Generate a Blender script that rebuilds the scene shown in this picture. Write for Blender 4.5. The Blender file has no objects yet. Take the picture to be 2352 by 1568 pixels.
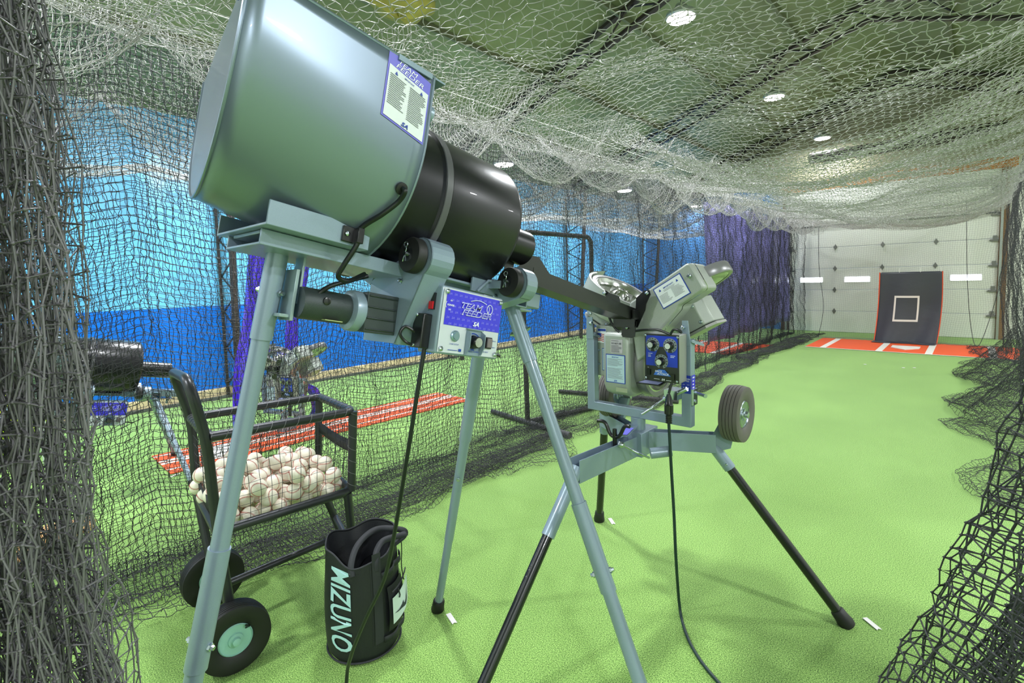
import bpy, bmesh, math, random
import numpy as np
from mathutils import Vector, Matrix
random.seed(7); rng = np.random.default_rng(5)
SC = bpy.context.scene; COL = SC.collection
R = math.radians
# ------------------------------------------------------------------ camera (solved from the vanishing points of the hall)
W_, H_, CX, CY, EYE = 2352., 1568., 1176., 725., 1.5
_y = np.array([2235-CX, 612-CY, 0.]); _x = np.array([-50-CX, 674-CY, 0.])
FPX = math.sqrt(-(_y@_x)); _y[2] = _x[2] = FPX
_y /= np.linalg.norm(_y); _x = -_x/np.linalg.norm(_x); _z = np.cross(_x, -_y)
if _z[1] > 0: _z = -_z
_z /= np.linalg.norm(_z)
MW = np.stack([_x, _y, _z]); EYEP = np.array([0, 0, EYE])
def ray(px, py): return MW@np.array([(px-CX)/FPX, (py-CY)/FPX, 1.])
def onZ(px, py, z=0.): r = ray(px, py); return Vector(EYEP+r*((z-EYE)/r[2]))
def onX(px, py, x): r = ray(px, py); return Vector(EYEP+r*(x/r[0]))
def onY(px, py, y): r = ray(px, py); return Vector(EYEP+r*(y/r[1]))
cd = bpy.data.cameras.new('camera'); cam = bpy.data.objects.new('camera', cd); COL.objects.link(cam)
cd.sensor_width = 36; cd.lens = FPX/W_*36; cd.shift_y = (CY-H_/2)/W_; cd.clip_start = .02; cd.clip_end = 100
r_, u_, b_ = MW[:, 0], -MW[:, 1], -MW[:, 2]
cam.matrix_world = Matrix(((r_[0], u_[0], b_[0], 0), (r_[1], u_[1], b_[1], 0), (r_[2], u_[2], b_[2], EYE), (0, 0, 0, 1)))
SC.camera = cam
SC.view_settings.view_transform = 'Standard'; SC.view_settings.look = 'None'
SC.view_settings.gamma = 1; SC.view_settings.use_curve_mapping = False
SC.view_settings.exposure = 0.0
wd = bpy.data.worlds.new('world'); SC.world = wd; wd.use_nodes = True
wd.node_tree.nodes['Background'].inputs[0].default_value = (.8, .9, 1, 1)
wd.node_tree.nodes['Background'].inputs[1].default_value = .35
LAMP_W = 172.
# lamp positions under the roof, three rows along the hall
LAMPS = [(-2.65, y, 4.55) for y in (-1.9, 2.0, 5.95, 9.75, 13.55)] + [(-5.77, y, 3.4) for y in (-1.8, 2.2, 6.1, 10., 13.9)] + [(2.9, y, 3.7) for y in (-1.9, 2.0, 5.95, 9.75, 13.4)]

# ------------------------------------------------------------------ materials
MATS = {}
def mat(name, col, rough=.5, metal=0., emis=0., noise=None, bump=None, spec=.5, trans=0., alpha=1., coat=0., sheen=0.):
    if name in MATS: return MATS[name]
    m = bpy.data.materials.new(name); m.use_nodes = True; nt = m.node_tree; b = nt.nodes['Principled BSDF']
    c = tuple(((v/255.)/12.92 if v/255. <= .04045 else ((v/255.+.055)/1.055)**2.4) for v in col)+(1,)
    b.inputs['Base Color'].default_value = c; b.inputs['Roughness'].default_value = rough; b.inputs['Metallic'].default_value = metal
    b.inputs['Specular IOR Level'].default_value = spec
    if trans: b.inputs['Transmission Weight'].default_value = trans
    if coat: b.inputs['Coat Weight'].default_value = coat
    if sheen: b.inputs['Sheen Weight'].default_value = sheen
    if emis: b.inputs['Emission Color'].default_value = c; b.inputs['Emission Strength'].default_value = emis
    tc = nt.nodes.new('ShaderNodeTexCoord')
    if noise:
        sc, amt = noise[0], noise[1]; n = nt.nodes.new('ShaderNodeTexNoise'); n.inputs['Scale'].default_value = sc; n.inputs['Detail'].default_value = 4
        nt.links.new(tc.outputs['Object'], n.inputs['Vector'])
        mx = nt.nodes.new('ShaderNodeMix'); mx.data_type = 'RGBA'
        lo = tuple(v*(1-amt) for v in c[:3])+(1,); hi = tuple(min(1, v*(1+amt)) for v in c[:3])+(1,)
        mx.inputs[6].default_value = lo; mx.inputs[7].default_value = hi
        mr = nt.nodes.new('ShaderNodeMapRange'); mr.inputs[1].default_value = .3; mr.inputs[2].default_value = .7
        nt.links.new(n.outputs['Fac'], mr.inputs[0]); nt.links.new(mr.outputs[0], mx.inputs[0]); nt.links.new(mx.outputs[2], b.inputs['Base Color'])
    if bump:
        n = nt.nodes.new('ShaderNodeTexNoise'); n.inputs['Scale'].default_value = bump[0]; n.inputs['Detail'].default_value = 3
        nt.links.new(tc.outputs['Object'], n.inputs['Vector'])
        bp = nt.nodes.new('ShaderNodeBump'); bp.inputs['Strength'].default_value = bump[1]; bp.inputs['Distance'].default_value = bump[2] if len(bump) > 2 else .002
        nt.links.new(n.outputs['Fac'], bp.inputs['Height']); nt.links.new(bp.outputs[0], b.inputs['Normal'])
    MATS[name] = m; return m
def turf_mat():
    m = bpy.data.materials.new('turf'); m.use_nodes = True; nt = m.node_tree; b = nt.nodes['Principled BSDF']; MATS['turf'] = m
    tc = nt.nodes.new('ShaderNodeTexCoord')
    def N(s, d): n = nt.nodes.new('ShaderNodeTexNoise'); n.inputs['Scale'].default_value = s; n.inputs['Detail'].default_value = d; nt.links.new(tc.outputs['Object'], n.inputs['Vector']); return n
    n1, n2 = N(240, 4), N(1.3, 3)
    cr = nt.nodes.new('ShaderNodeValToRGB'); e = cr.color_ramp.elements
    e[0].position = .34; e[0].color = (.060, .13, .020, 1); e[1].position = .66; e[1].color = (.50, .74, .22, 1)
    k = cr.color_ramp.elements.new(.5); k.color = (.215, .405, .080, 1)
    nt.links.new(n1.outputs['Fac'], cr.inputs[0])
    mx = nt.nodes.new('ShaderNodeMix'); mx.data_type = 'RGBA'; mx.blend_type = 'MULTIPLY'; mx.inputs[0].default_value = .35
    cr2 = nt.nodes.new('ShaderNodeValToRGB'); cr2.color_ramp.elements[0].position = .3; cr2.color_ramp.elements[0].color = (.62, .66, .6, 1); cr2.color_ramp.elements[1].position = .7
    nt.links.new(n2.outputs['Fac'], cr2.inputs[0]); nt.links.new(cr.outputs[0], mx.inputs[6]); nt.links.new(cr2.outputs[0], mx.inputs[7]); nt.links.new(mx.outputs[2], b.inputs['Base Color'])
    bp = nt.nodes.new('ShaderNodeBump'); bp.inputs['Strength'].default_value = .55; bp.inputs['Distance'].default_value = .006
    nt.links.new(n1.outputs['Fac'], bp.inputs['Height']); nt.links.new(bp.outputs[0], b.inputs['Normal'])
    b.inputs['Roughness'].default_value = .8; b.inputs['Specular IOR Level'].default_value = .25; b.inputs['Sheen Weight'].default_value = .15
    return m
turf_mat()
G = mat('grey_paint', (132, 150, 166), .34, .2, noise=(900, .06), coat=.3)
GH = mat('hopper_grey_paint', (128, 142, 158), .36, .55, coat=.15, bump=(3, .12, .01))
GC = mat('cast_grey', (160, 166, 160), .42, .3, noise=(500, .08), bump=(420, .25, .001))
BK = mat('black_powder_coat', (16, 17, 20), .3, .0, coat=.25)
BKG = mat('black_drum', (22, 22, 27), .33, .1, coat=.12)
RUB = mat('black_rubber', (26, 26, 27), .55)
RUBG = mat('grey_tyre_rubber', (92, 88, 84), .6)
ALU = mat('polished_aluminium', (205, 205, 205), .18, 1.)
ZN = mat('zinc', (185, 195, 205), .25, 1.)
WH = mat('white_plastic', (232, 232, 228), .4)
LBL = mat('label_white', (222, 226, 232), .35)
LBLUE = mat('label_blue', (30, 62, 160), .35)
PUR = mat('label_violet', (112, 108, 214), .35)
PUR2 = mat('panel_violet', (62, 56, 214), .3)
PRINT = mat('print_grey', (120, 124, 132), .5)
PRD = mat('print_dark', (50, 54, 64), .5)
PRW = mat('print_white', (236, 238, 245), .4)
PRL = mat('print_pale_violet', (120, 116, 232), .4)
BLUEP = mat('panel_blue', (8, 50, 185), .28)
RED = mat('red_rocker', (190, 20, 30), .3)
CORD = mat('black_cord', (14, 20, 22), .4)
NET = mat('net_twine', (100, 98, 98), .45, spec=.7, sheen=.4)
NET_LIT = mat('net_twine_lit', (158, 156, 153), .4, spec=.6, sheen=.5)  # same twine as the dark nets, with lamp light lightened into its colour
NETD = mat('net_twine_black', (50, 51, 54), .55, spec=.5)
PIPE = mat('charcoal_pipe', (56, 57, 62), .34, .35)
BLACKLEG = mat('black_leg_tube', (20, 22, 26), .25, coat=.3)

# ------------------------------------------------------------------ mesh builder
def V(*a): return Vector(a)
def perp(d):
    d = Vector(d).normalized(); a = Vector((0, 0, 1)) if abs(d.z) < .9 else Vector((1, 0, 0))
    s = d.cross(a).normalized(); return s, s.cross(d).normalized()
class MB:
    def __init__(s): s.v = []; s.f = []; s.mi = []; s.cur = 0
    def add(s, vs, fs):
        o = len(s.v); s.v += [Vector(v) for v in vs]
        for f in fs: s.f.append([i+o for i in f]); s.mi.append(s.cur)
        return s
    def box(s, c, h, ax=None):
        ax = ax or (V(1, 0, 0), V(0, 1, 0), V(0, 0, 1)); c = Vector(c); vs = []
        for i in (-1, 1):
            for j in (-1, 1):
                for k in (-1, 1): vs.append(c+ax[0]*h[0]*i+ax[1]*h[1]*j+ax[2]*h[2]*k)
        return s.add(vs, [(0, 1, 3, 2), (4, 6, 7, 5), (0, 4, 5, 1), (2, 3, 7, 6), (0, 2, 6, 4), (1, 5, 7, 3)])
    def box2(s, a, b): a = Vector(a); b = Vector(b); return s.box((a+b)/2, tuple(abs(x)/2 for x in (b-a)))
    def prism(s, pts, off):
        n = len(pts); off = Vector(off); vs = [Vector(p) for p in pts]+[Vector(p)+off for p in pts]
        return s.add(vs, [tuple(range(n))[::-1], tuple(range(n, 2*n))]+[(i, (i+1) % n, n+(i+1) % n, n+i) for i in range(n)])
    def tube(s, pts, r, n=12, cap=True, closed=False, rs=None):
        pts = [Vector(p) for p in pts]; k = len(pts); vs = []; prev = None
        for i, p in enumerate(pts):
            if closed: d = pts[(i+1) % k]-pts[i-1]
            else: d = pts[min(i+1, k-1)]-pts[max(i-1, 0)]
            if d.length < 1e-9: d = V(0, 0, 1)
            d.normalize()
            if prev is None: a, b = perp(d)
            else:
                a = prev-d*prev.dot(d)
                if a.length < 1e-6: a, b = perp(d)
                a.normalize()
            b = d.cross(a); prev = a; q = rs[i] if rs else r
            for j in range(n): t = 2*math.pi*j/n; vs.append(p+a*(q*math.cos(t))+b*(q*math.sin(t)))
        fs = []
        for i in range(k if closed else k-1):
            for j in range(n): a0 = i*n+j; a1 = i*n+(j+1) % n; b0 = ((i+1) % k)*n+j; b1 = ((i+1) % k)*n+(j+1) % n; fs.append((a0, a1, b1, b0))
        if cap and not closed: fs += [tuple(range(n))[::-1], tuple(range((k-1)*n, k*n))]
        return s.add(vs, fs)
    def lathe(s, o, d, prof, n=32, closed=False):
        o = Vector(o); d = Vector(d).normalized(); a, b = perp(d); vs = []; k = len(prof)
        for (r, h) in prof:
            for j in range(n): t = 2*math.pi*j/n; vs.append(o+d*h+a*(r*math.cos(t))+b*(r*math.sin(t)))
        fs = [(i*n+j, i*n+(j+1) % n, ((i+1) % k)*n+(j+1) % n, ((i+1) % k)*n+j) for i in range(k if closed else k-1) for j in range(n)]
        if not closed: fs += [tuple(range(n))[::-1], tuple(range((k-1)*n, k*n))]
        return s.add(vs, fs)
    def cyl(s, a, b, r, n=20): a = Vector(a); b = Vector(b); return s.lathe(a, b-a, [(r, 0), (r, (b-a).length)], n)
    def grid(s, P):   # P[i][j]
        n = len(P); m = len(P[0]); vs = [Vector(p) for row in P for p in row]
        return s.add(vs, [(i*m+j, i*m+j+1, (i+1)*m+j+1, (i+1)*m+j) for i in range(n-1) for j in range(m-1)])
    def build(s, name, m, parent=None, smooth=None, bev=0, solid=0):
        me = bpy.data.meshes.new(name); off = parent_loc(parent)
        me.from_pydata([tuple(v-off) for v in s.v], [], s.f)
        ms = m if isinstance(m, (list, tuple)) else [m]
        for q in ms: me.materials.append(q)
        if len(ms) > 1: me.polygons.foreach_set('material_index', s.mi)
        bm = bmesh.new(); bm.from_mesh(me); bmesh.ops.recalc_face_normals(bm, faces=bm.faces); bm.to_mesh(me); bm.free()
        o = bpy.data.objects.new(name, me); COL.objects.link(o)
        if parent: o.parent = parent
        if solid: md = o.modifiers.new('solid', 'SOLIDIFY'); md.thickness = solid; md.offset = 0
        if bev: md = o.modifiers.new('bevel', 'BEVEL'); md.width = bev; md.segments = 2; md.limit_method = 'ANGLE'; md.angle_limit = R(35)
        if smooth is None: smooth = True
        if smooth:
            me.polygons.foreach_set('use_smooth', [True]*len(me.polygons)); me.set_sharp_from_angle(angle=R(38))
        me.update(); return o
def parent_loc(p):
    v = Vector((0, 0, 0))
    while p is not None: v += p.location; p = p.parent
    return v
def tag(o, label=None, cat=None, group=None, kind=None):
    if label: o['label'] = label
    if cat: o['category'] = cat
    if group: o['group'] = group
    if kind: o['kind'] = kind
    return o
def empty(name, loc, label, cat, group=None):
    o = bpy.data.objects.new(name, None); COL.objects.link(o); o.location = Vector(loc); o.empty_display_size = .1
    return tag(o, label, cat, group)
def copy_tree(o, parent=None):
    c = o.copy(); COL.objects.link(c)
    if parent: c.parent = parent
    for ch in list(o.children): copy_tree(ch, c)
    return c
def smooth_path(pts, n=10):
    pts = [Vector(p) for p in pts]; out = []
    for i in range(len(pts)-1):
        p0 = pts[max(i-1, 0)]; p1 = pts[i]; p2 = pts[i+1]; p3 = pts[min(i+2, len(pts)-1)]
        for k in range(n):
            t = k/n; out.append(.5*((2*p1)+(p2-p0)*t+(2*p0-5*p1+4*p2-p3)*t*t+(3*p1-p0-3*p2+p3)*t**3))
    return out+[pts[-1]]
def arc_corner(path, rad, n=6):
    pts = [Vector(p) for p in path]; out = [pts[0]]
    for i in range(1, len(pts)-1):
        a = (pts[i-1]-pts[i]); b = (pts[i+1]-pts[i]); r = min(rad, a.length*.45, b.length*.45); p0 = pts[i]+a.normalized()*r; p1 = pts[i]+b.normalized()*r
        for k in range(n+1): t = k/n; out.append(p0*(1-t)**2+pts[i]*2*t*(1-t)+p1*t*t)
    return out+[pts[-1]]
_txt = {}
def text_mesh(s, bold=0, shear=0):
    key = (s, bold, shear)
    if key not in _txt:
        c = bpy.data.curves.new('t', 'FONT'); c.body = s; c.align_x = 'CENTER'; c.align_y = 'CENTER'; c.offset = bold; c.shear = shear; c.resolution_u = 3
        o = bpy.data.objects.new('t', c); COL.objects.link(o); dg = bpy.context.evaluated_depsgraph_get(); dg.update()
        me = bpy.data.meshes.new_from_object(o.evaluated_get(dg)); bpy.data.objects.remove(o)
        _txt[key] = ([v.co.copy() for v in me.vertices], [tuple(p.vertices) for p in me.polygons])
    return _txt[key]
def put_text(mb, s, fn, w, h=None, bold=.0, shear=0, sub=0):   # fn(x,y)->world; w = overall width, h = overall height
    vs, fs = text_mesh(s, bold, shear)
    if not vs: return
    x0 = min(v.x for v in vs); x1 = max(v.x for v in vs); y0 = min(v.y for v in vs); y1 = max(v.y for v in vs)
    kx = w/(x1-x0); ky = (h/(y1-y0)) if h else kx
    mb.add([fn((v.x-(x0+x1)/2)*kx, (v.y-(y0+y1)/2)*ky) for v in vs], fs)
def planefn(o, xd, yd, lift=.0012):
    o = Vector(o); xd = Vector(xd).normalized(); yd = Vector(yd).normalized(); n = xd.cross(yd)
    return lambda x, y, k=1: o+xd*x+yd*y+n*(lift*k)
def quad(mb, fn, x0, y0, x1, y1, n=1, k=1):
    P = [[fn(x0+(x1-x0)*i/n, y0+(y1-y0)*j/n, k) for j in range(n+1)] for i in range(n+1)]
    mb.grid(P)
def lines(mb, fn, x0, x1, ys, th, k=2, jag=.25, seed=1):
    rr = random.Random(seed)
    for y in ys:
        xe = x1-(x1-x0)*jag*rr.random(); quad(mb, fn, x0, y-th/2, xe, y+th/2, 1, k)
def sa_logo(mb, fn, w, k=2):   # slanted block monogram
    put_text(mb, 'SA', lambda x, y: fn(x, y, k), w, w*.55, .03, .35)

# ------------------------------------------------------------------ room
def struct(o, label=None): o['kind'] = 'structure'; return o
XL, XR, YB, YE = -7.5, 5.0, -3.2, 14.25
RX, RZ, SL = -1.35, 5.88, .355
def roof(x): return RZ-SL*abs(x-RX)
mb = MB(); mb.grid([[(XL, YB, 0), (XL, YE, 0)], [(XR, YB, 0), (XR, YE, 0)]]); struct(mb.build('floor', MATS['turf'], smooth=False))
BLU = mat('wall_light_blue', (98, 176, 226), .35, noise=(1.5, .12)); BLD = mat('wall_deep_blue', (4, 104, 205), .3, noise=(1.2, .08))
WW = mat('white_steel_panel', (222, 224, 214), .45); CEIL = mat('roof_insulation', (122, 132, 98), .5, noise=(.9, .22), bump=(1.4, .5, .15))
mb = MB(); ZB = 1.25
def wall_rows(zs, amp):
    ys = np.linspace(YB, YE, 240)
    return [[(XL+amp*math.sin(y*7.1)*math.sin(y*2.3+1)*(.4+.6*(zz/3.6)), y, zz) for zz in zs] for y in ys]
mb.cur = 0; mb.grid(wall_rows((0, ZB), .01)); mb.cur = 1; mb.grid(wall_rows((ZB, 2.4, roof(XL)+.02), .02))
struct(mb.build('wall_left', [BLD, BLU]))
mb = MB(); mb.prism([(XL, YE, 0), (-3.45, YE, 0), (-3.45, YE, 3.68), (XL, YE, 3.68)], (0, .1, 0)); mb.cur = 1
mb.prism([(.37, YE, 0), (XR, YE, 0), (XR, YE, 3.68), (.37, YE, 3.68)], (0, .1, 0)); mb.cur = 2
mb.prism([(XL, YE, 3.68), (XR, YE, 3.68), (RX, YE, RZ+.02)], (0, .1, 0))
struct(mb.build('wall_end', [mat('end_wall_blue', (70, 130, 190), .6), WW, mat('gable_khaki', (150, 146, 120), .6, noise=(1, .2))], smooth=False))
mb = MB(); mb.grid([[(XR, YB, 0), (XR, YB, 3.7)], [(XR, YE, 0), (XR, YE, 3.7)]]); struct(mb.build('wall_right', mat('wall_right_white', (205, 208, 200), .6), smooth=False))
mb = MB(); mb.prism([(XL, YB, 0), (XR, YB, 0), (XR, YB, 3.68), (RX, YB, RZ), (XL, YB, 3.68)], (0, -.1, 0)); struct(mb.build('wall_back', mat('wall_back_white', (215, 218, 212), .6), smooth=False))
# roof: insulation blanket sagging a little between purlins
xs = np.linspace(XL, XR, 90); ys = np.linspace(YB, YE, 120)
mb = MB(); mb.grid([[(x, y, roof(x)+.03*math.sin(x*4.2)*math.sin(y*1.6)-.012*abs(math.sin(y*2.1))) for y in ys] for x in xs]); struct(mb.build('ceiling', CEIL))
mb = MB(); mb.box2((XL, YB, 0), (XL+.07, YE, .13)); struct(mb.build('trim_1', mat('tan_kerb', (196, 180, 140), .8, noise=(6, .15)), bev=.01))
mb = MB(); mb.box2((XL+.07, YB, 0), (XL+.15, YE, .03)); struct(mb.build('trim_2', mat('dark_kerb_strip', (70, 76, 70), .8)))
mb = MB(); mb.box2((-3.7, 14.16, 3.46), (.6, 14.25, 3.68)); struct(mb.build('trim_3', mat('orange_timber', (178, 118, 58), .6, noise=(8, .25))))
mb = MB(); mb.box2((-3.62, 14.14, 0), (-3.47, 14.25, 3.46)); struct(mb.build('trim_4', mat('brown_jamb', (120, 90, 60), .7)))
mb = MB(); mb.box2((.37, 14.1, 0), (.5, 14.25, 3.46)); struct(mb.build('trim_5', mat('brown_jamb', (120, 90, 60), .7)))
# sectional door
door = bpy.data.objects.new('door_1', None); COL.objects.link(door); door.location = (-1.55, 14.2, 0); struct(door)
for k in range(7):
    z0, z1 = k*.515+.004, (k+1)*.515-.004
    if k == 6: z1 = 3.46
    mb = MB(); mb.box2((-3.45, 14.16, z0), (.37, 14.21, z1)); mb.build('door_section', WW, door, bev=.006)
mb = MB(); mb.box2((-3.45, 14.13, 2.565), (.37, 14.16, 2.60)); mb.build('seam_strip', mat('grey_seam', (70, 76, 76), .5, .5), door)
for (x0, x1) in ((-3.18, -2.71), (-2.24, -1.76), (-.34, .13), (-1.29, -.81)):
    w = MB(); w.box2((x0-.02, 14.145, 1.205), (x1+.02, 14.16, 1.345)); fr = w.build('window_frame', WH, door)
    w = MB(); w.box2((x0, 14.138, 1.22), (x1, 14.146, 1.33)); w.build('pane', mat('daylit_pane', (235, 242, 255), .3, emis=9.), fr)
for x in (-2.45, -1.53, -.6):
    for k in range(1, 5):
        z = k*.515; h = MB(); h.box((x, 14.15, z), (.035, .012, .02)); h.prism([(x-.025, 14.14, z+.02), (x+.025, 14.14, z+.02), (x, 14.14, z+.07)], (0, .02, 0)); h.prism([(x-.025, 14.14, z-.02), (x+.025, 14.14, z-.02), (x, 14.14, z-.07)], (0, .02, 0))
        h.build('hinge', mat('galv_hinge', (120, 122, 116), .45, .6), door)
for x in (-3.40, .31):
    for k in range(1, 7):
        z = k*.515-.04; h = MB(); h.box((x, 14.13, z), (.07, .02, .02)); h.cyl((x-.08, 14.12, z), (x+.08, 14.12, z), .012, 8); h.box((x, 14.15, z+.05), (.03, .012, .05)); h.build('roller_bracket', mat('galv_hinge', (120, 122, 116)), door)
for x in (-3.49, .40):
    h = MB(); h.box2((x-.02, 14.06, 0), (x+.02, 14.15, 3.4)); h.build('track', mat('galv_track', (150, 156, 150), .4, .6), door)

# roof trusses with tapered lattice columns
DK = mat('truss_brown_black', (44, 36, 34), .5)
def truss(Y, label):
    e = empty('roof_truss', (RX, Y, 0), label, 'roof truss', 'steel roof trusses across the hall')
    def lo(x): return 5.5-.345*abs(x-RX)
    for nm, zf in (('lower_chord', lo), ('upper_chord', lambda x: roof(x)-.07)):
        m = MB()
        for (xa, xb) in ((-7.25, RX), (RX, 4.6)):
            za, zb = zf(xa), zf(xb); d = V(xb-xa, 0, zb-za); L = d.length; d.normalize(); n = d.cross(V(0, 1, 0)); m.box(V((xa+xb)/2, Y, (za+zb)/2), (L/2, .045, .022), (d, V(0, 1, 0), n))
        m.build(nm, DK, e)
    m = MB(); n = 26
    xs_ = np.linspace(-7.2, 4.5, n)
    for i in range(n-1):
        a = V(xs_[i], Y, (lo if i % 2 else lambda x: roof(x)-.07)(xs_[i])); b = V(xs_[i+1], Y, (lo if (i+1) % 2 else lambda x: roof(x)-.07)(xs_[i+1])); m.tube([a, b], .014, 6)
    m.build('web_bars', DK, e)
    m = MB(); m.tube([(-7.05, Y, 0), (-7.0, Y, 1.2), (-6.85, Y, 3.5)], .045, 6); m.build('column', DK, e)
    m = MB(); m.tube([(-7.42, Y-.02, .0), (-7.42, Y-.02, 3.45)], .02, 6); m.build('column_back_chord', DK, e)
    m = MB()
    for k in range(7): z = .2+k*.48; m.tube([(-7.42, Y, z), (-6.98+.02*k, Y, z+.24)], .012, 6); m.tube([(-7.42, Y, z+.48), (-6.98+.02*k, Y, z+.24)], .012, 6)
    m.build('column_lacing', DK, e)
for Y, l in ((-1.8, 'dark steel roof truss crossing above and behind the camera'), (2.25, 'dark steel roof truss nearest overhead behind the drum hopper'), (6.15, 'dark steel roof truss crossing behind the black drum, second from the front'), (10.05, 'dark steel roof truss, next one before the gable truss'), (13.95, 'dark steel roof truss right against the white door wall')):
    truss(Y, l)
m = MB()
for x in (-6.2, -4.9, -3.6, -2.3, -.4, .9, 2.2, 3.5): m.box2((x-.02, YB, roof(x)-.1), (x+.02, YE, roof(x)-.02))
tag(m.build('roof_purlins', mat('purlin_olive', (110, 112, 88), .6)), 'olive roof purlins running lengthwise under the insulation', 'purlins', kind='structure')
q = MB(); q.lathe((-2.9, 13.5, 4.12), (1, 0, .0), [(.10, 0), (.13, .02), (.13, 3.3), (.10, 3.32)], 20); tag(q.build('dark_gap_bar', DK), 'dark bar standing in for the shadowy gap across the gable above the orange timber beam', 'dark bar')  # added dark bar, drawn for the shade in the gap between insulation and gable
# high-bay lamps
HOUS = mat('lamp_housing', (190, 192, 196), .4, .5); LENS = mat('lamp_lens', (255, 250, 242), .4, emis=38.)
lab = {1: 'round bright lamp in the middle row, behind the camera', }
names_ = ['behind the camera', 'directly above the machines', 'largest and brightest through the ceiling net', 'second bright one along the ceiling net', 'furthest bright one near the white door wall',
          'behind the camera over the left lane', 'over the grey hopper in the left lane', 'just above the black drum, seen through netting', 'middle dim one above the blue wall', 'furthest dim one above the purple curtain',
          'behind the camera on the right side', 'right of the camera', 'right side of hall, second', 'right side of hall, third', 'right side of hall by the door wall']
for i, (x, y, z) in enumerate(LAMPS):
    e = empty('high_bay_lamp', (x, y, z), 'round white high-bay lamp, '+names_[i], 'ceiling lamp', 'high-bay lamps under the roof')
    m = MB(); m.lathe((x, y, z), (0, 0, 1), [(.17, 0), (.18, .02), (.17, .06), (.09, .1), (.06, .16), (.02, .17)], 24); m.build('housing', HOUS, e)
    m = MB(); m.lathe((x, y, z-.012), (0, 0, 1), [(.15, 0), (.155, .011)], 24); m.build('lens', LENS, e)
    m = MB(); m.tube([(x, y, z+.15), (x, y, roof(x))], .006, 6); m.build('hanger', DK, e)
    ld = bpy.data.lights.new('lamp_light', 'AREA'); ld.shape = 'DISK'; ld.size = .32; ld.energy = LAMP_W*(1.0 if x > -5 else .85)*(.45 if y > 13 else 1.); ld.color = (.93, .965, 1.0)
    lo_ = bpy.data.objects.new('lamp_light', ld); COL.objects.link(lo_); lo_.parent = e; lo_.location = (0, 0, -.03)

# ------------------------------------------------------------------ mats and marks on the turf
ORG = mat('orange_turf', (238, 92, 42), .8, noise=(260, .14), bump=(300, .4, .003)); WHT = mat('white_turf', (232, 228, 220), .8)
def flat(name, pts, z, m, parent=None, h=.006):
    q = MB(); q.prism([(p[0], p[1], z) for p in pts], (0, 0, h)); return q.build(name, m, parent)
e = empty('home_plate_mat', (-1.0, 11.9, 0), 'orange batter box mat with white lines in front of the white door', 'turf mat')
flat('mat_field', [(-2.40, 11.1), (.75, 11.1), (.75, 12.72), (-2.40, 12.72)], .004, ORG, e)
for x in (-2.10, -1.22, -.52, .29):
    flat('white_line', [(x-.05, 11.1), (x+.05, 11.1), (x+.05, 12.7), (x-.05, 12.7)], .0105, WHT, e, .003)
flat('front_line', [(-2.40, 11.08), (.75, 11.08), (.75, 11.1), (-2.40, 11.1)], .006, WHT, e, .006)
hp = flat('home_plate', [(-1.10, 12.0), (-.68, 12.0), (-.68, 11.72), (-.87, 11.46), (-1.10, 11.72)], .0105, WHT, None, .012); tag(hp, 'white rubber home plate inset on the orange mat by the door', 'home plate')
e = empty('batter_mat', (-3.7, 10.0, 0), 'orange batter box mat in the left lane beneath the purple curtain', 'turf mat')
flat('mat_field', [(-4.75, 9.3), (-3.25, 9.3), (-2.95, 11.0), (-4.75, 11.0)], .004, ORG, e)
for x in (-4.3, -3.55): flat('white_line', [(x-.05, 9.3), (x+.05, 9.3), (x+.05, 11.0), (x-.05, 11.0)], .0105, WHT, e, .003)
e = empty('pitching_mat', (-4.9, 2.5, 0), 'long orange runner mat with white lines in the left lane behind the ball cart', 'turf mat')
flat('mat_field', [(-5.34, .95), (-4.70, .95), (-4.55, 4.1), (-5.22, 4.1)], .004, ORG, e)
for a in (.12, .42, .53, .84):
    x0 = -5.34+.64*a; x1 = -5.22+.67*a; w = .012 if a in (.12, .84) else .022
    flat('white_line', [(x0-w, .95), (x0+w, .95), (x1+w, 4.1), (x1-w, 4.1)], .0105, WHT, e, .003)
flat('pitching_plate', [(-5.15, 1.28), (-4.80, 1.28), (-4.80, 1.55), (-5.15, 1.55)], .0105, WHT, e, .01)
TAPE = mat('white_tape', (235, 230, 230), .5)
for (px, py, a, l) in ((1037, 1422, .9, 'white tape strip on the turf beside the rubber foot of the grey centre leg'), (1405, 1198, .5, 'small strip of white tape on the turf beside the far left black machine leg'), (2003, 1434, .5, 'small strip of white tape on the turf beside the right black machine leg'), (95, 1092, .1, 'small strip of white tape in the left lane behind the netting'), (402, 1092, .1, 'small strip of white tape beside the foot of the rear feeder leg')):
    p = onZ(px, py); d = V(math.cos(a-1.2), math.sin(a-1.2), 0); n = V(-d.y, d.x, 0); s = .038; w = .011
    q = MB(); q.prism([p-d*s-n*w+V(0, 0, .003), p+d*s-n*w+V(0, 0, .003), p+d*s*.8+V(0, 0, .003), p+d*s+n*w+V(0, 0, .003), p-d*s+n*w+V(0, 0, .003)], (0, 0, .002))
    tag(q.build('tape_strip', TAPE), l, 'tape', 'strips of tape marking the turf')
for i, (px, py) in enumerate(((1987, 837), (2075, 845), (2100, 845))):
    p = onZ(px, py); q = MB(); q.lathe(p, (0, 0, 1), [(.02, .003), (.02, .006)], 12); tag(q.build('tape_dot', TAPE), 'tiny white mark on the turf, '+['left one of three before the orange mat', 'middle one of three before the orange mat', 'right one of three before the orange mat'][i], 'tape mark', 'white dots on the turf')

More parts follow.
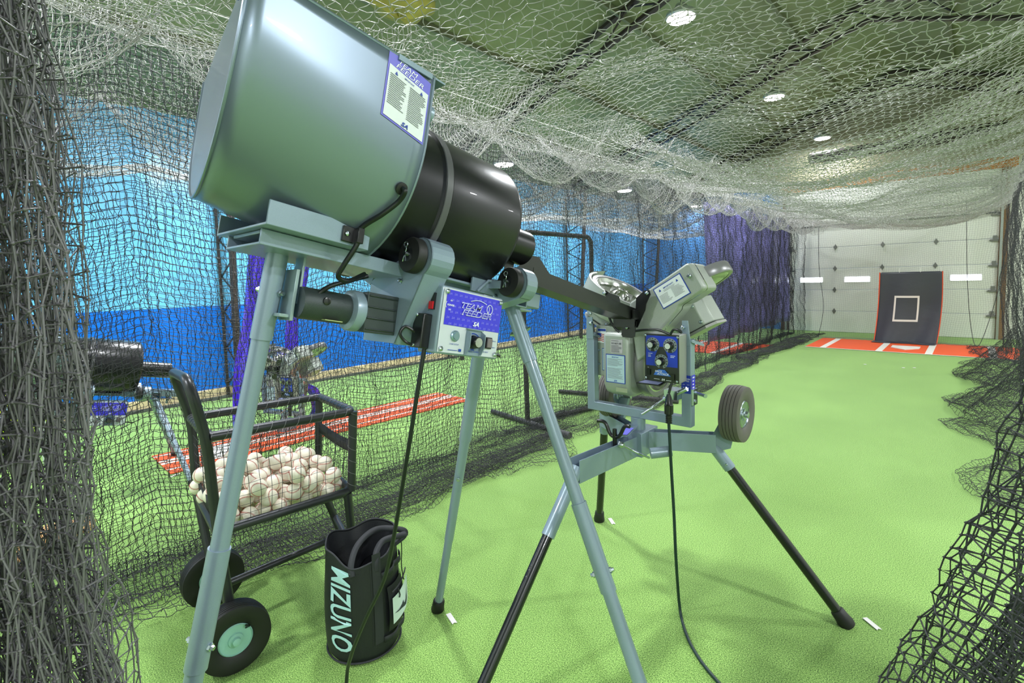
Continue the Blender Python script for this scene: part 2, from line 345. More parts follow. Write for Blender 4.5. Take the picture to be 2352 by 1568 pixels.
# ------------------------------------------------------------------ strike-zone backstop
e = empty('strike_zone_backstop', (-.95, 12.7, 0), 'dark grey vinyl backstop sheet with white square target hanging over the orange mat', 'backstop')
def bstop(u, t):     # u across 0..1, t down 0..1
    x = -1.42+1.0*u; z = 1.41*(1-t/.88) if t < .88 else 0.0
    lean = .12*max(0, t-.4)**1.5*3
    y = 12.72+.03*math.sin(u*9+t*3)*(.3+t)-lean*.9
    if t >= .88: y -= (t-.88)*1.6; z = .02+.004*math.sin(u*20)
    else: z = z*(1)+.02
    x += -.07*t*t+(.02 if u > .5 else 0)*math.sin(t*3)+(.14 if False else 0)
    return V(x, y, z)
q = MB(); q.grid([[bstop(i/24, j/40) for j in range(41)] for i in range(25)]); q.build('vinyl_sheet', mat('charcoal_vinyl', (66, 68, 76), .38, bump=(5, .3, .02)), e, solid=.004)
def bs2(x, y, k=1): p = bstop(x, y); return p+V(0, -.006*k, 0)
q = MB()
for (x0, y0, x1, y1) in ((.27, .30, .30, .62), (.62, .30, .65, .62), (.27, .30, .65, .325), (.27, .60, .65, .625)): quad(q, bs2, x0, y0, x1, y1, 4)
q.build('white_square', WHT, e)
q = MB(); q.grid([[bs2(i*.018, j/40) for j in range(41)] for i in range(2)]); q.grid([[bs2(.985+i*.015, j/40) for j in range(41)] for i in range(2)]); q.build('orange_hem', mat('orange_tape', (226, 88, 48), .5), e)
for u in (.03, .33, .66, .97):
    p = bstop(u, 0); q = MB(); q.tube([p+V(0, -.01, -.01), p+V(0, -.01, .08)], .006, 6); q.build('hanging_tie', WH, e)
# purple curtain along the left netting line
CURT = mat('purple_vinyl', (146, 142, 224), .32, bump=(1.6, .4, .06), coat=.2)
q = MB(); ys = np.linspace(8.6, 14.0, 140)
q.grid([[(-3.42+.06*math.sin(y*4.6+z*.5)+.02*math.sin(y*11+z*1.3), y, z) for z in np.linspace(.26, 2.75, 16)] for y in ys])
tag(q.build('purple_curtain', CURT, solid=.004), 'large purple vinyl curtain hanging beside the white door above the lane netting', 'curtain')
def bundle(pts, r, label, seed):
    rr = np.random.default_rng(seed); P = smooth_path(pts, 8); n = 26; vs = []
    q = MB(); rings = []
    for i, p in enumerate(P):
        row = []
        for j in range(n+1):
            t = 2*math.pi*j/n; k = 1+.22*math.sin(5*t+i*.12)+.1*math.sin(9*t-i*.2)+.08*math.sin(i*.7)
            row.append(p+V(math.cos(t)*r*k, math.sin(t)*r*k, 0))
        rings.append(row)
    q.grid(rings); return tag(q.build('gathered_curtain', mat('violet_vinyl', (70, 40, 215), .25, coat=.5), ), label, 'curtain')
bundle([(-5.5, 2.5, 2.6), (-5.5, 2.5, 1.75), (-5.5, 2.33, 1.1), (-5.5, 2.34, .5), (-5.5, 2.52, .3), (-5.5, 2.57, .14), (-5.5, 2.55, .0)], .055, 'bright violet vinyl strip gathered into a hanging bundle, right one behind the motor', 3)
bundle([(-5.55, 2.02, 2.7), (-5.5, 2.02, 1.9), (-5.5, 1.9, 1.1), (-5.5, 1.78, .5), (-5.5, 1.76, .05)], .07, 'dark violet vinyl strip gathered into a hanging bundle, behind the thick grey leg', 5)
# ------------------------------------------------------------------ wall vent
e = empty('wall_vent', (-5.3, 14.2, 2.6), 'square white louvred wall vent beside the top of the purple curtain', 'vent')
q = MB(); q.box2((-5.55, 14.18, 2.35), (-5.1, 14.26, 2.75)); q.build('frame', WH, e)
q = MB()
for k in range(6): q.box2((-5.52, 14.16, 2.38+k*.06), (-5.13, 14.185, 2.41+k*.06))
q.build('louvres', DK, e)
# torn yellow insulation
q = MB(); P = []
for i in range(20):
    row = []
    for j in range(21):
        t = 2*math.pi*j/20; r = .38*math.sin(math.pi*(i+.02)/19.2)*(1+.15*math.sin(3*t)); row.append((-4.62+r*math.cos(t)*.8, 3.3+r*math.sin(t)*1.1, 4.5-.14*math.cos(math.pi*i/19)+.02*math.sin(5*t)))
    P.append(row)
q.grid(P); tag(q.build('insulation_bulge', mat('yellow_insulation', (158, 150, 70), .6, noise=(6, .3))), 'yellow insulation bulging from the roof above the drum hopper', 'insulation')
# ================================================================== ball feeder (hopper + rotating drum on three telescopic legs)
def feeder(dx, dy, drop, label, legs_xy, detail=True):
    a = R(12); U = V(0, math.cos(a), -math.sin(a)); Wd = V(0, math.sin(a), math.cos(a)); X = V(1, 0, 0)
    O = V(-1.2+dx, .45+dy, 1.62-drop)
    def P(u, x, w): return O+U*u+Wd*w+X*x
    AX = (U, X, Wd)
    root = empty('ball_feeder', (O.x, O.y+.4, 0), label, 'ball feeder', 'ball feeders with grey hoppers')
    # --- hopper: U-shaped trough with a slanted end plate
    r, wc, top, u1, kt = .28, .30, .10, .22, .20
    def u0(x): return -.18+.15*(r-x)
    WT = .40   # height of the open top edge, level with the rails
    def Ph(u, x, w): return P(u, x, min(w-kt*u, WT) if w > wc+.02 else w-kt*u)
    def surf(u_frac, s, off=0., inner=0.):   # s>0 height of near wall, s<0 arc length round the bottom
        rr = r+off
        if s >= 0: x, w = rr, wc+s
        else:
            t = -s/r
            if t <= math.pi: x, w = rr*math.cos(t), wc-rr*math.sin(t)
            else: x, w = -rr, wc+(t-math.pi)*r
        u = u_frac if u_frac is not None else 0
        return x, w
    arc = [-(math.pi*r)*i/48 for i in range(49)]
    def row(s, u_a, u_b, n=12, inset=1.0):
        x, w = surf(0, s); return [Ph(u_a(x) if callable(u_a) else u_a+(0), x*inset, w) if False else Ph((u_a+(u_b-u_a)*k/n), x*inset, w) for k in range(n+1)]
    rows = []
    def toprow(x): ua = u0(x); return [P(ua+(u1-ua)*k/12, x, WT) for k in range(13)]
    def midrow(x, f): ua = u0(x); return [P(ua+(u1-ua)*k/12, x, (1-f)*(wc-kt*(ua+(u1-ua)*k/12))+f*WT) for k in range(13)]
    rows = [toprow(r)]+[midrow(r, f) for f in (.75, .5, .25)]
    for s in arc:
        x, w = surf(0, s); ua = u0(x); rows.append([P(ua+(u1-ua)*k/12, x, w-kt*(ua+(u1-ua)*k/12)) for k in range(13)])
    rows += [midrow(-r, f) for f in (.25, .5, .75)]+[toprow(-r)]
    q = MB(); q.grid(rows); hop = q.build('hopper', GH, root, solid=.003)
    q = MB(); q.prism([rw[0] for rw in rows], U*.003); q.build('end_plate', GH, root)
    q = MB(); q.prism([rw[-1]-U*.006 for rw in rows], U*.003); q.build('front_plate', GH, root)
    q = MB(); q.tube(rows[0], .004, 8); q.tube(rows[-1], .004, 8); q.tube([rw[0] for rw in rows], .0035, 8); q.tube([rw[-1] for rw in rows], .0035, 8); q.build('rim', GH, root)
    q = MB(); q.box(P(u1+.01, r-.02, WT), (.022, .02, .002), AX); q.build('top_tab', G, root)
    q = MB(); q.lathe(P(u1, r-.02, wc+.02), U, [(.02, 0), (.022, .012), (.012, .02)], 16); q.build('side_knob', G, root)
    def hs(u, s, k=1): x, w = surf(0, s, .0016+.0012*k); return P(u, x, w-kt*u)
    if detail:
        # instruction label on the hopper wall near the drum
        lu0, lu1, l0, l1 = .098, .211, -.022, .122
        def lf(x, y, k=1): return hs((lu0+lu1)/2+x, (l0+l1)/2+y, k)
        w2, h2 = (lu1-lu0)/2, (l1-l0)/2
        q = MB(); quad(q, lf, -w2, -h2, w2, h2, 6, 1); lb = q.build('instruction_label', PUR, root, smooth=False); lb['label'] = 'violet bordered instruction label on the hopper'
        q = MB(); quad(q, lf, -w2+.004, -h2+.004, w2-.004, h2-.030, 6, 2); q.build('label_field', LBL, lb)
        q = MB(); put_text(q, 'TEAM', lambda x, y: lf(x-.006, y+h2-.011, 2), .05, .010, .0, .3); put_text(q, 'FEEDER', lambda x, y: lf(x, y+h2-.0225, 2), .074, .010, .0, .3); q.build('label_title', PRW, lb)
        q = MB(); put_text(q, 'IMPORTANT', lambda x, y: lf(x, y+h2-.037, 3), .026, .0032, .02)
        for sx in (-.034, .034): q.add([lf(sx-.004, h2-.044, 3), lf(sx+.004, h2-.044, 3), lf(sx, h2-.036, 3)], [(0, 1, 2)])
        sa_logo(q, lambda x, y, k: lf(x+.002, y-h2+.0105, 3), .018); q.build('label_marks', LBLUE, lb)
        q = MB(); lines(q, lf, -w2+.008, -.004, [h2-.048-.0042*i for i in range(16)], .0016, 3, .3, 3); lines(q, lf, .003, w2-.008, [h2-.046-.0042*i for i in range(18)], .0016, 3, .3, 4)
        q.build('label_fine_print', PRINT, lb)
        q = MB()   # folded edge above the label
        q.box(hs(.165, .128, 3), (.045, .002, .006), AX); q.build('edge_clip', G, root)
        q = MB()   # oval emblem at the top rear of the end plate
        c = P(u0(.25)-.004, .25, wc+.07); q.lathe(c, -U, [(.022, 0), (.022, .002)], 24); q.build('emblem', LBLUE, root)
    # grommet + cable
    g = hs(.190, -.133); gn = (g-P(.190, 0, wc-.04)).normalized()
    q = MB(); q.lathe(g, gn, [(.014, 0), (.014, .006), (.009, .008)], 20); q.build('grommet', RUB, root)
    cl = P(.20, .095, .045)
    q = MB(); q.tube(smooth_path([g, g+gn*.02, P(.191, .248, .103), P(.172, .218, .071), P(.151, .172, .037), P(.148, .170, .0), P(.135, .147, -.052), P(.135, .13, -.077), P(.167, .12, -.081), P(.226, .085, -.052)], 8), .006, 10); q.build('hopper_cable', CORD, root)
    q = MB(); q.tube(smooth_path([P(.235, .085, -.055), P(.19, .085, -.075), P(.14, .08, -.10), P(.113, .075, -.13), P(.11, .06, -.15)], 8), .0055, 10); q.build('motor_cable', CORD, root)
    q = MB(); q.box(P(.138, .156, .019), (.022, .004, .018), AX); q.box(P(.150, .168, .019), (.008, .012, .018), AX); q.build('cable_clip', BK, root, bev=.002)
    q = MB(); q.lathe(P(.126, .160, .019), X, [(.006, 0), (.006, .004), (.003, .006)], 6); q.build('clip_bolt', ZN, root)
    # --- rails: two stacked channels
    def channel(u_a, u_b, w_a, w_b, hw, name):
        q = MB(); t = .003
        q.box(P((u_a+u_b)/2, hw, (w_a+w_b)/2), ((u_b-u_a)/2, t, (w_b-w_a)/2), AX); q.box(P((u_a+u_b)/2, -hw, (w_a+w_b)/2), ((u_b-u_a)/2, t, (w_b-w_a)/2), AX)
        q.box(P((u_a+u_b)/2, 0, w_a+t), ((u_b-u_a)/2, hw, t), AX); return q.build(name, G, root, bev=.0015)
    channel(-.045, .188, -.005, .047, .15, 'upper_channel'); channel(-.035, .35, -.040, -.006, .10, 'lower_channel')
    q = MB(); q.box(P(.3, 0, -.01), (.33, .08, .004), AX)
    q.box(P(.60, 0, -.028), (.37, .038, .004), AX); q.box(P(.60, 0, .02), (.37, .038, .004), AX); q.box(P(.60, .036, -.004), (.37, .004, .026), AX); q.box(P(.60, -.036, -.004), (.37, .004, .026), AX); q.build('rail', G, root, bev=.002)
    # --- drum
    dw = .19
    D0 = P(0, 0, dw)
    q = MB(); q.lathe(D0, U, [(.17, .20), (.2, .215), (.2, .345), (.206, .35), (.206, .375), (.202, .38), (.202, .64), (.197, .655), (.19, .662), (.19, .655), (.06, .655)], 72); q.build('drum', BKG, root)
    q = MB(); q.lathe(D0, U, [(.206, .352), (.2085, .353), (.2085, .372), (.206, .373)], 72, closed=True); q.build('drum_band', mat('drum_band_grey', (84, 84, 88), .35), root)
    q = MB(); q.lathe(P(0, 0, .178), U, [(.062, .64), (.062, .885), (.056, .885), (.056, .66)], 40); q.build('outlet_spout', BKG, root)
    # --- roller brackets
    def bracket(u, name, rc=(.165, .01), low=-.215, depth=.075, gm=True):
        pts = []; cx_, cw = rc; R1 = .052
        for i in range(13):
            t = R(150-i*15*1.15); pts.append((cx_+R1*math.cos(t), cw+R1*math.sin(t)))
        pts += [(.055+.05, low), (-.045, low), (-.045, -.05)] if gm else [(.05, low), (-.05, low), (-.05, -.03)]
        q = MB(); q.prism([P(u, x, w) for x, w in pts], U*.004)
        # folded flange along the outer edge
        for i in range(len(pts)-3 if gm else len(pts)-2):
            (xa, wa), (xb, wb) = pts[i], pts[i+1]; q.prism([P(u, xa, wa), P(u, xb, wb), P(u, xb*.985, wb-.002), P(u, xa*.985, wa-.002)], U*depth)
        b_ = q.build(name, G, root)
        for (x, w) in (((.10, -.05), (.075, -.17)) if gm else ((.09, -.03),)):
            s = MB(); s.lathe(P(u, x, w), -U, [(.009, 0), (.009, .003), (.006, .003), (.006, .008), (.003, .01)], 6); s.build('bolt', ZN, b_)
        for sx in (1, -1):
            if sx < 0: 
                s = MB(); s.prism([P(u, -x, w) for x, w in pts][::-1], U*.004) if False else None
            wv = MB(); c = P(u-.034, cx_*sx, cw); wv.lathe(c, U, [(.034, 0), (.043, .002), (.0455, .006), (.0455, .026), (.042, .030), (.020, .031)], 36); ro = wv.build('roller', RUB, root); 
            wv = MB(); wv.lathe(c-U*.002, U, [(.015, 0), (.02, .003), (.02, .006)], 20); wv.build('hub', BK, ro)
            wv = MB(); wv.tube([c+U*.05, c-U*.012], .0065, 10); wv.tube(smooth_path([c-U*.009+Wd*.02+X*-.004, c-U*.010+Wd*.012+X*.004, c-U*.009+Wd*0, c-U*.010-Wd*.012-X*.003, c-U*.009-Wd*.02-X*.006], 4), .0014, 6)
            ring = [c-U*.010+Wd*(.022+.007*math.cos(t))+X*(.007*math.sin(t)) for t in np.linspace(0, 2*math.pi, 12, endpoint=False)]; wv.tube(ring, .0013, 6, closed=True); wv.tube([c-U*.009-Wd*.006+X*.002, c-U*.010-Wd*.02+X*.006], .0014, 6); wv.build('hairpin_clip', ZN, ro)
        # far-side arm
        s = MB(); s.prism([P(u, -.19, .0), P(u, -.165, .05), P(u, -.13, .03), P(u, -.03, -.03), P(u, -.05, -.06)], U*.05); s.build('far_arm', G, root)
        return b_
    bracket(.325, 'drive_bracket'); bracket(.69, 'idler_bracket', low=-.07, depth=.05, gm=False)
    q = MB(); q.box(P(.63, .09, -.005), (.05, .003, .025), (U, X, Wd)); q.box(P(.655, .11, .0), (.004, .03, .012), AX); q.tube([P(.60, .1, -.03), P(.64, .1, .01), P(.67, .1, .012)], .005, 6); q.build('small_latch_bracket', G, root)
    # --- gear motor
    q = MB(); q.lathe(P(.085, .055, -.145), U, [(.036, 0), (.038, .004), (.038, .118), (.036, .122)], 32); mo = q.build('motor', mat('speckled_dark_grey', (58, 66, 68), .4, .3, noise=(1500, .35), bump=(900, .4, .001)), root)
    q = MB(); q.lathe(P(.135, .094, -.135), X, [(.009, -.006), (.009, .002), (.006, .003)], 16); q.build('brush_cap', BK, mo)
    q = MB(); q.box(P(.16, .074, -.178), (.022, .018, .001), AX); q.build('rating_plate', mat('yellowed_label', (170, 180, 130), .5), mo)
    q = MB(); q.lathe(P(.205, .055, -.145), U, [(.036, 0), (.05, .006), (.052, .014), (.052, .03), (.048, .034)], 36); gb = q.build('gearbox_flange', G, root)
    q = MB(); q.box(P(.28, .05, -.145), (.045, .052, .05), AX)
    for k in range(-3, 4, 2): q.box(P(.28, .103, -.145+k*.014), (.042, .003, .002), AX)
    q.build('gearbox', mat('speckled_dark_grey', (58, 66, 68)), root, bev=.006)
    q = MB(); q.box(P(.088, .03, -.09), (.003, .022, .06), AX); q.box(P(.075, .02, -.13), (.004, .036, .06), AX); q.box(P(.062, .02, -.18), (.012, .03, .004), AX); q.build('motor_end_bracket', mat('galvanised', (150, 168, 172), .35, .6), root, bev=.001)
    # --- control box
    bu0, bu1, bw0, bw1, bx0, bx1 = .385, .612, -.228, -.05, .125, .20
    q = MB(); q.box(P((bu0+bu1)/2, (bx0+bx1)/2, (bw0+bw1)/2), ((bu1-bu0)/2, (bx1-bx0)/2, (bw1-bw0)/2), AX); cb = q.build('control_box', G, root, bev=.005)
    pf = lambda x, y, k=1: P((bu0+bu1)/2+x, bx1+.001+.0012*k, (bw0+bw1)/2+y)
    q = MB(); quad(q, pf, -.108, -.084, .108, .084); q.build('face_plate', mat('control_face', (196, 202, 210), .35), cb, smooth=False)
    q = MB(); quad(q, pf, -.098, -.012, .108, .080, 1, 2); vb = q.build('violet_panel', PUR2, cb, smooth=False)
    q = MB()
    for j in range(6):
        for i in range(11):
            x = -.088+i*.018+(j % 2)*.009; y = .070-j*.0155
            if x < .1: sa_logo(q, lambda X_, Y_, k, x=x, y=y: pf(x+X_, y+Y_, 3), .0105)
    q.build('repeating_monogram', PRL, vb)
    q = MB(); tf = lambda X_, Y_: pf(X_+.004, Y_+.037, 5)
    put_text(q, 'TEAM', lambda x, y: tf(x-.012, y+.009), .078, .015, .022, .3); put_text(q, 'FEEDER', lambda x, y: tf(x+.008, y-.009), .11, .0155, .022, .3); sa_logo(q, lambda x, y, k: pf(x+.012, y+.001, 5), .022)
    ring = [tf(.054+.011*math.cos(t), .011+.013*math.sin(t)) for t in np.linspace(0, 2*math.pi, 24, endpoint=False)]; q.tube(ring, .0009, 5, closed=True)
    q.tube([tf(-.02+.06*t, .0235+.006*math.sin(math.pi*t)) for t in np.linspace(0, 1, 12)], .0009, 5); q.tube([tf(.048+.005*math.sin(math.pi*t), .001+.020*t) for t in np.linspace(0, 1, 8)], .0007, 5)
    q.build('title_lettering', PRW, vb)
    q = MB(); tf2 = lambda X_, Y_: pf(X_+.004, Y_+.037, 6)
    put_text(q, 'TEAM', lambda x, y: tf2(x-.012, y+.009), .074, .0115, -.012, .3); put_text(q, 'FEEDER', lambda x, y: tf2(x+.008, y-.009), .106, .012, -.012, .3); q.build('title_inset', PUR2, vb)
    q = MB(); put_text(q, 'POWER', lambda x, y: pf(x-.083, y+.040, 4), .024, .005, .02); put_text(q, 'ON', lambda x, y: pf(x-.083, y+.052, 4), .007, .004, .01); put_text(q, 'OFF', lambda x, y: pf(x-.086, y+.028, 4), .009, .004, .01)
    q.tube([pf(-.097+.004*math.cos(t), .04+.008*math.sin(t), 4) for t in np.linspace(1.8, 4.4, 8)], .0007, 5); q.build('power_lettering', PRW, vb)
    q = MB(); put_text(q, 'START/STOP', lambda x, y: pf(x-.055, y-.060, 3), .032, .0036, .01); put_text(q, 'INTERVAL CONTROL', lambda x, y: pf(x+.015, y-.074, 3), .046, .004, .01)
    put_text(q, 'MANUAL', lambda x, y: pf(x+.093, y-.038, 3), .014, .003, .01); put_text(q, 'REMOTE', lambda x, y: pf(x+.093, y-.056, 3), .014, .003, .01); put_text(q, 'FEED MODE', lambda x, y: pf(x+.062, y-.071, 3), .022, .0036, .01)
    quad(q, pf, -.038, -.078, -.028, -.071, 1, 3); lines(q, pf, -.075, -.042, [-.076], .0015, 3, 0); q.build('face_lettering', LBLUE, cb)
    for x, y in ((-.098, .074), (.1, .074), (-.098, -.075), (.1, -.075)):
        q = MB(); q.lathe(pf(x, y, 3), X, [(.0065, 0), (.0062, .003), (.003, .0055)], 16); q.build('screw', ZN, cb)
    q = MB(); q.lathe(pf(-.055, -.038, 1), X, [(.0145, 0), (.0145, .004), (.012, .006)], 28); q.lathe(pf(-.055, -.038, 1)+X*.0062, X, [(.0095, 0), (.009, .002)], 24); q.build('start_button', mat('brushed_steel', (150, 175, 190), .3, .8), cb)
    q = MB()
    for sx in (-1, 1): q.prism([pf(.012+sx*.027, -.016, 1), pf(.012+sx*.027, -.083, 1), pf(.012+sx*.027, -.083, 1)+X*.008, pf(.012+sx*.027, -.062, 1)+X*.019, pf(.012+sx*.027, -.026, 1)+X*.019], U*.0025)
    q.box(pf(.012, -.014, 1)+X*.004, (.03, .004, .0015), AX); q.box(pf(.012, -.05, 1), (.028, .001, .035), AX); q.build('knob_guard', G, cb)
    q = MB(); q.lathe(pf(.012, -.048, 2), X, [(.019, 0), (.0185, .004), (.0165, .006), (.016, .021), (.0145, .023)], 32); kn = q.build('interval_knob', BK, cb)
    q = MB(); q.lathe(pf(.012, -.048, 2)+X*.0232, X, [(.0128, 0), (.0128, .0012)], 32); q.build('knob_cap', ALU, kn)
    q = MB(); q.tube([pf(.012+.026*math.cos(t), -.048+.023*math.sin(t), 2) for t in np.linspace(.3, 2.84, 20)], .0016, 5); q.add([pf(.005, -.071, 3), pf(.019, -.071, 3), pf(.014, -.06, 3), pf(.009, -.06, 3)], [(0, 1, 2, 3)]); q.build('dial_scale', LBLUE, cb)
    q = MB(); q.box(pf(.070, -.045, 1), (.012, .004, .016), AX); q.build('switch_frame', BK, cb); q = MB(); q.prism([pf(.061, -.032, 4), pf(.079, -.032, 4), pf(.079, -.058, 4), pf(.061, -.058, 4)], X*.007); q.build('rocker_switch', mat('rocker_grey', (118, 108, 112), .35), cb, bev=.002)
    # left flank of the box: rocker + black plug housing  (faces -U)
    fl = lambda x, w, k=1: P(bu0-.001*k, (bx0+bx1)/2+x, (bw0+bw1)/2+w)
    q = MB(); q.box(fl(.008, .045, 2), (.003, .009, .022), AX); sw = q.build('power_switch', BK, cb)
    q = MB(); q.box(fl(.008, .034, 6), (.003, .008, .010), AX); q.build('red_rocker', RED, sw)
    q = MB(); q.box(fl(-.01, -.035, 14), (.014, .022, .045), AX); pb = q.build('plug_housing', BK, cb, bev=.003)
    for w in (.005, -.073):
        q = MB(); q.lathe(fl(-.018, w, 28), -U, [(.005, 0), (.004, .003)], 10); q.build('screw', ZN, pb)
    q = MB(); q.tube(smooth_path([fl(-.02, -.04, 25), fl(-.03, -.03, 50), fl(-.035, -.05, 60), fl(-.03, -.07, 40), fl(-.01, -.075, 20)], 6), .004, 8); q.build('short_cable_loop', CORD, cb)
    q = MB(); q.tube([P(bu1-.01, bx0+.03, bw0+.02), P(bu1+.06, bx0+.03, bw0+.012)], .0045, 8); q.build('antenna', BK, cb)
    q = MB(); q.lathe(P(.365, .11, -.036), X, [(.013, 0), (.013, .004), (.008, .004), (.008, .01), (.004, .012)], 20); q.build('mounting_bolt', ZN, root)
    # --- cross tube at the drum end
    q = MB(); c = P(.80, .0, -.02)
    for s1, s2 in ((0, 1), (0, -1), (1, 0), (-1, 0)): q.box(c+X*.02+(U*(s1*.026)+Wd*(s2*.026)), (.003 if s1 else .029, .085, .003 if s2 else .029), (U, X, Wd))
    q.build('cross_tube', G, root, bev=.002)
    q = MB(); q.box(P(.88, .0, -.045), (.05, .04, .003), AX); q.cyl(P(.9, .0, -.01), P(.9, .0, -.09), .009, 12); q.build('front_pin_plate', G, root)
    # --- telescopic legs
    tops = [P(.045, .0, -.03), P(.80, .06, -.045), P(.80, -.06, -.045)]; names = ['rear', 'right', 'centre']
    for i, (tp, (fx, fy)) in enumerate(zip(tops, legs_xy)):
        ft = V(fx, fy, 0); L = (ft-tp).length; d = (ft-tp).normalized()
        segs = [(0, .13, .0245), (.13, .43, .0205), (.43, .60, .0245), (.60, .955, .0205)] if drop < .3 else [(0, .45, .0245), (.45, .94, .0205)]
        if i == 2 and drop < .3: segs = [(0, .38, .0245), (.38, .70, .0195), (.70, .72, .0195), (.70, .965, .0175)]
        q = MB(); prof = []
        for (t0, t1, rr) in segs: prof += [(rr, t0*L), (rr, t1*L)]
        q.lathe(tp, d, prof, 28); lg = q.build('leg', G, root)
        q = MB(); q.lathe(ft-d*.062, d, [(.021, 0), (.026, .006), (.027, .03), (.03, .055), (.028, .0605)], 24); q.build('rubber_foot', RUB, lg)
        if drop < .3:
            for t in ((.06, .565) if i < 2 else (.50,)):
                c = tp+d*(t*L); s_, t_ = perp(d); s_ = (V(*(ray(1400, 800).tolist())).cross(d)).normalized()
                for sg in (1, -1):
                    if i == 2: s_ = V(.68, -.73, 0)
                    q = MB(); q.lathe(c+s_*sg*.0235, s_*sg, [(.009, 0), (.009, .006), (.006, .006), (.005, .013)], 6); q.build('bolt', ZN, lg)
                    if i == 2: break
    return root, P
feeder(0, 0, 0, 'tall grey ball feeder with big hopper and black drum standing on three legs in front', [(-1.323, .134), (-.52, 1.21), (-1.75, 1.325)])
feeder(-3.6, -.33, .78, 'shorter grey ball feeder standing in the left lane behind the dark netting', [(-4.85, -.35), (-4.25, 1.0), (-5.2, 1.1)], detail=False)
# power cord of the feeder
cp = [onX(975, 797, -1.04), onX(962, 880, -1.05), onX(943, 1000, -1.08), onX(922, 1130, -1.13), onX(905, 1230, -1.18), onX(882, 1330, -1.25), onX(840, 1420, -1.33), onX(808, 1500, -1.40), onX(796, 1560, -1.44)]
e0 = cp[-1]; cp += [V(e0.x+.03, e0.y-.03, .06), V(e0.x+.1, e0.y-.10, .012), V(e0.x+.3, e0.y-.3, .008)]
q = MB(); q.tube(smooth_path(cp, 8), .0058, 10); tag(q.build('power_cord', CORD), 'dark power cord hanging from the violet control box in front of the black bag', 'cord')

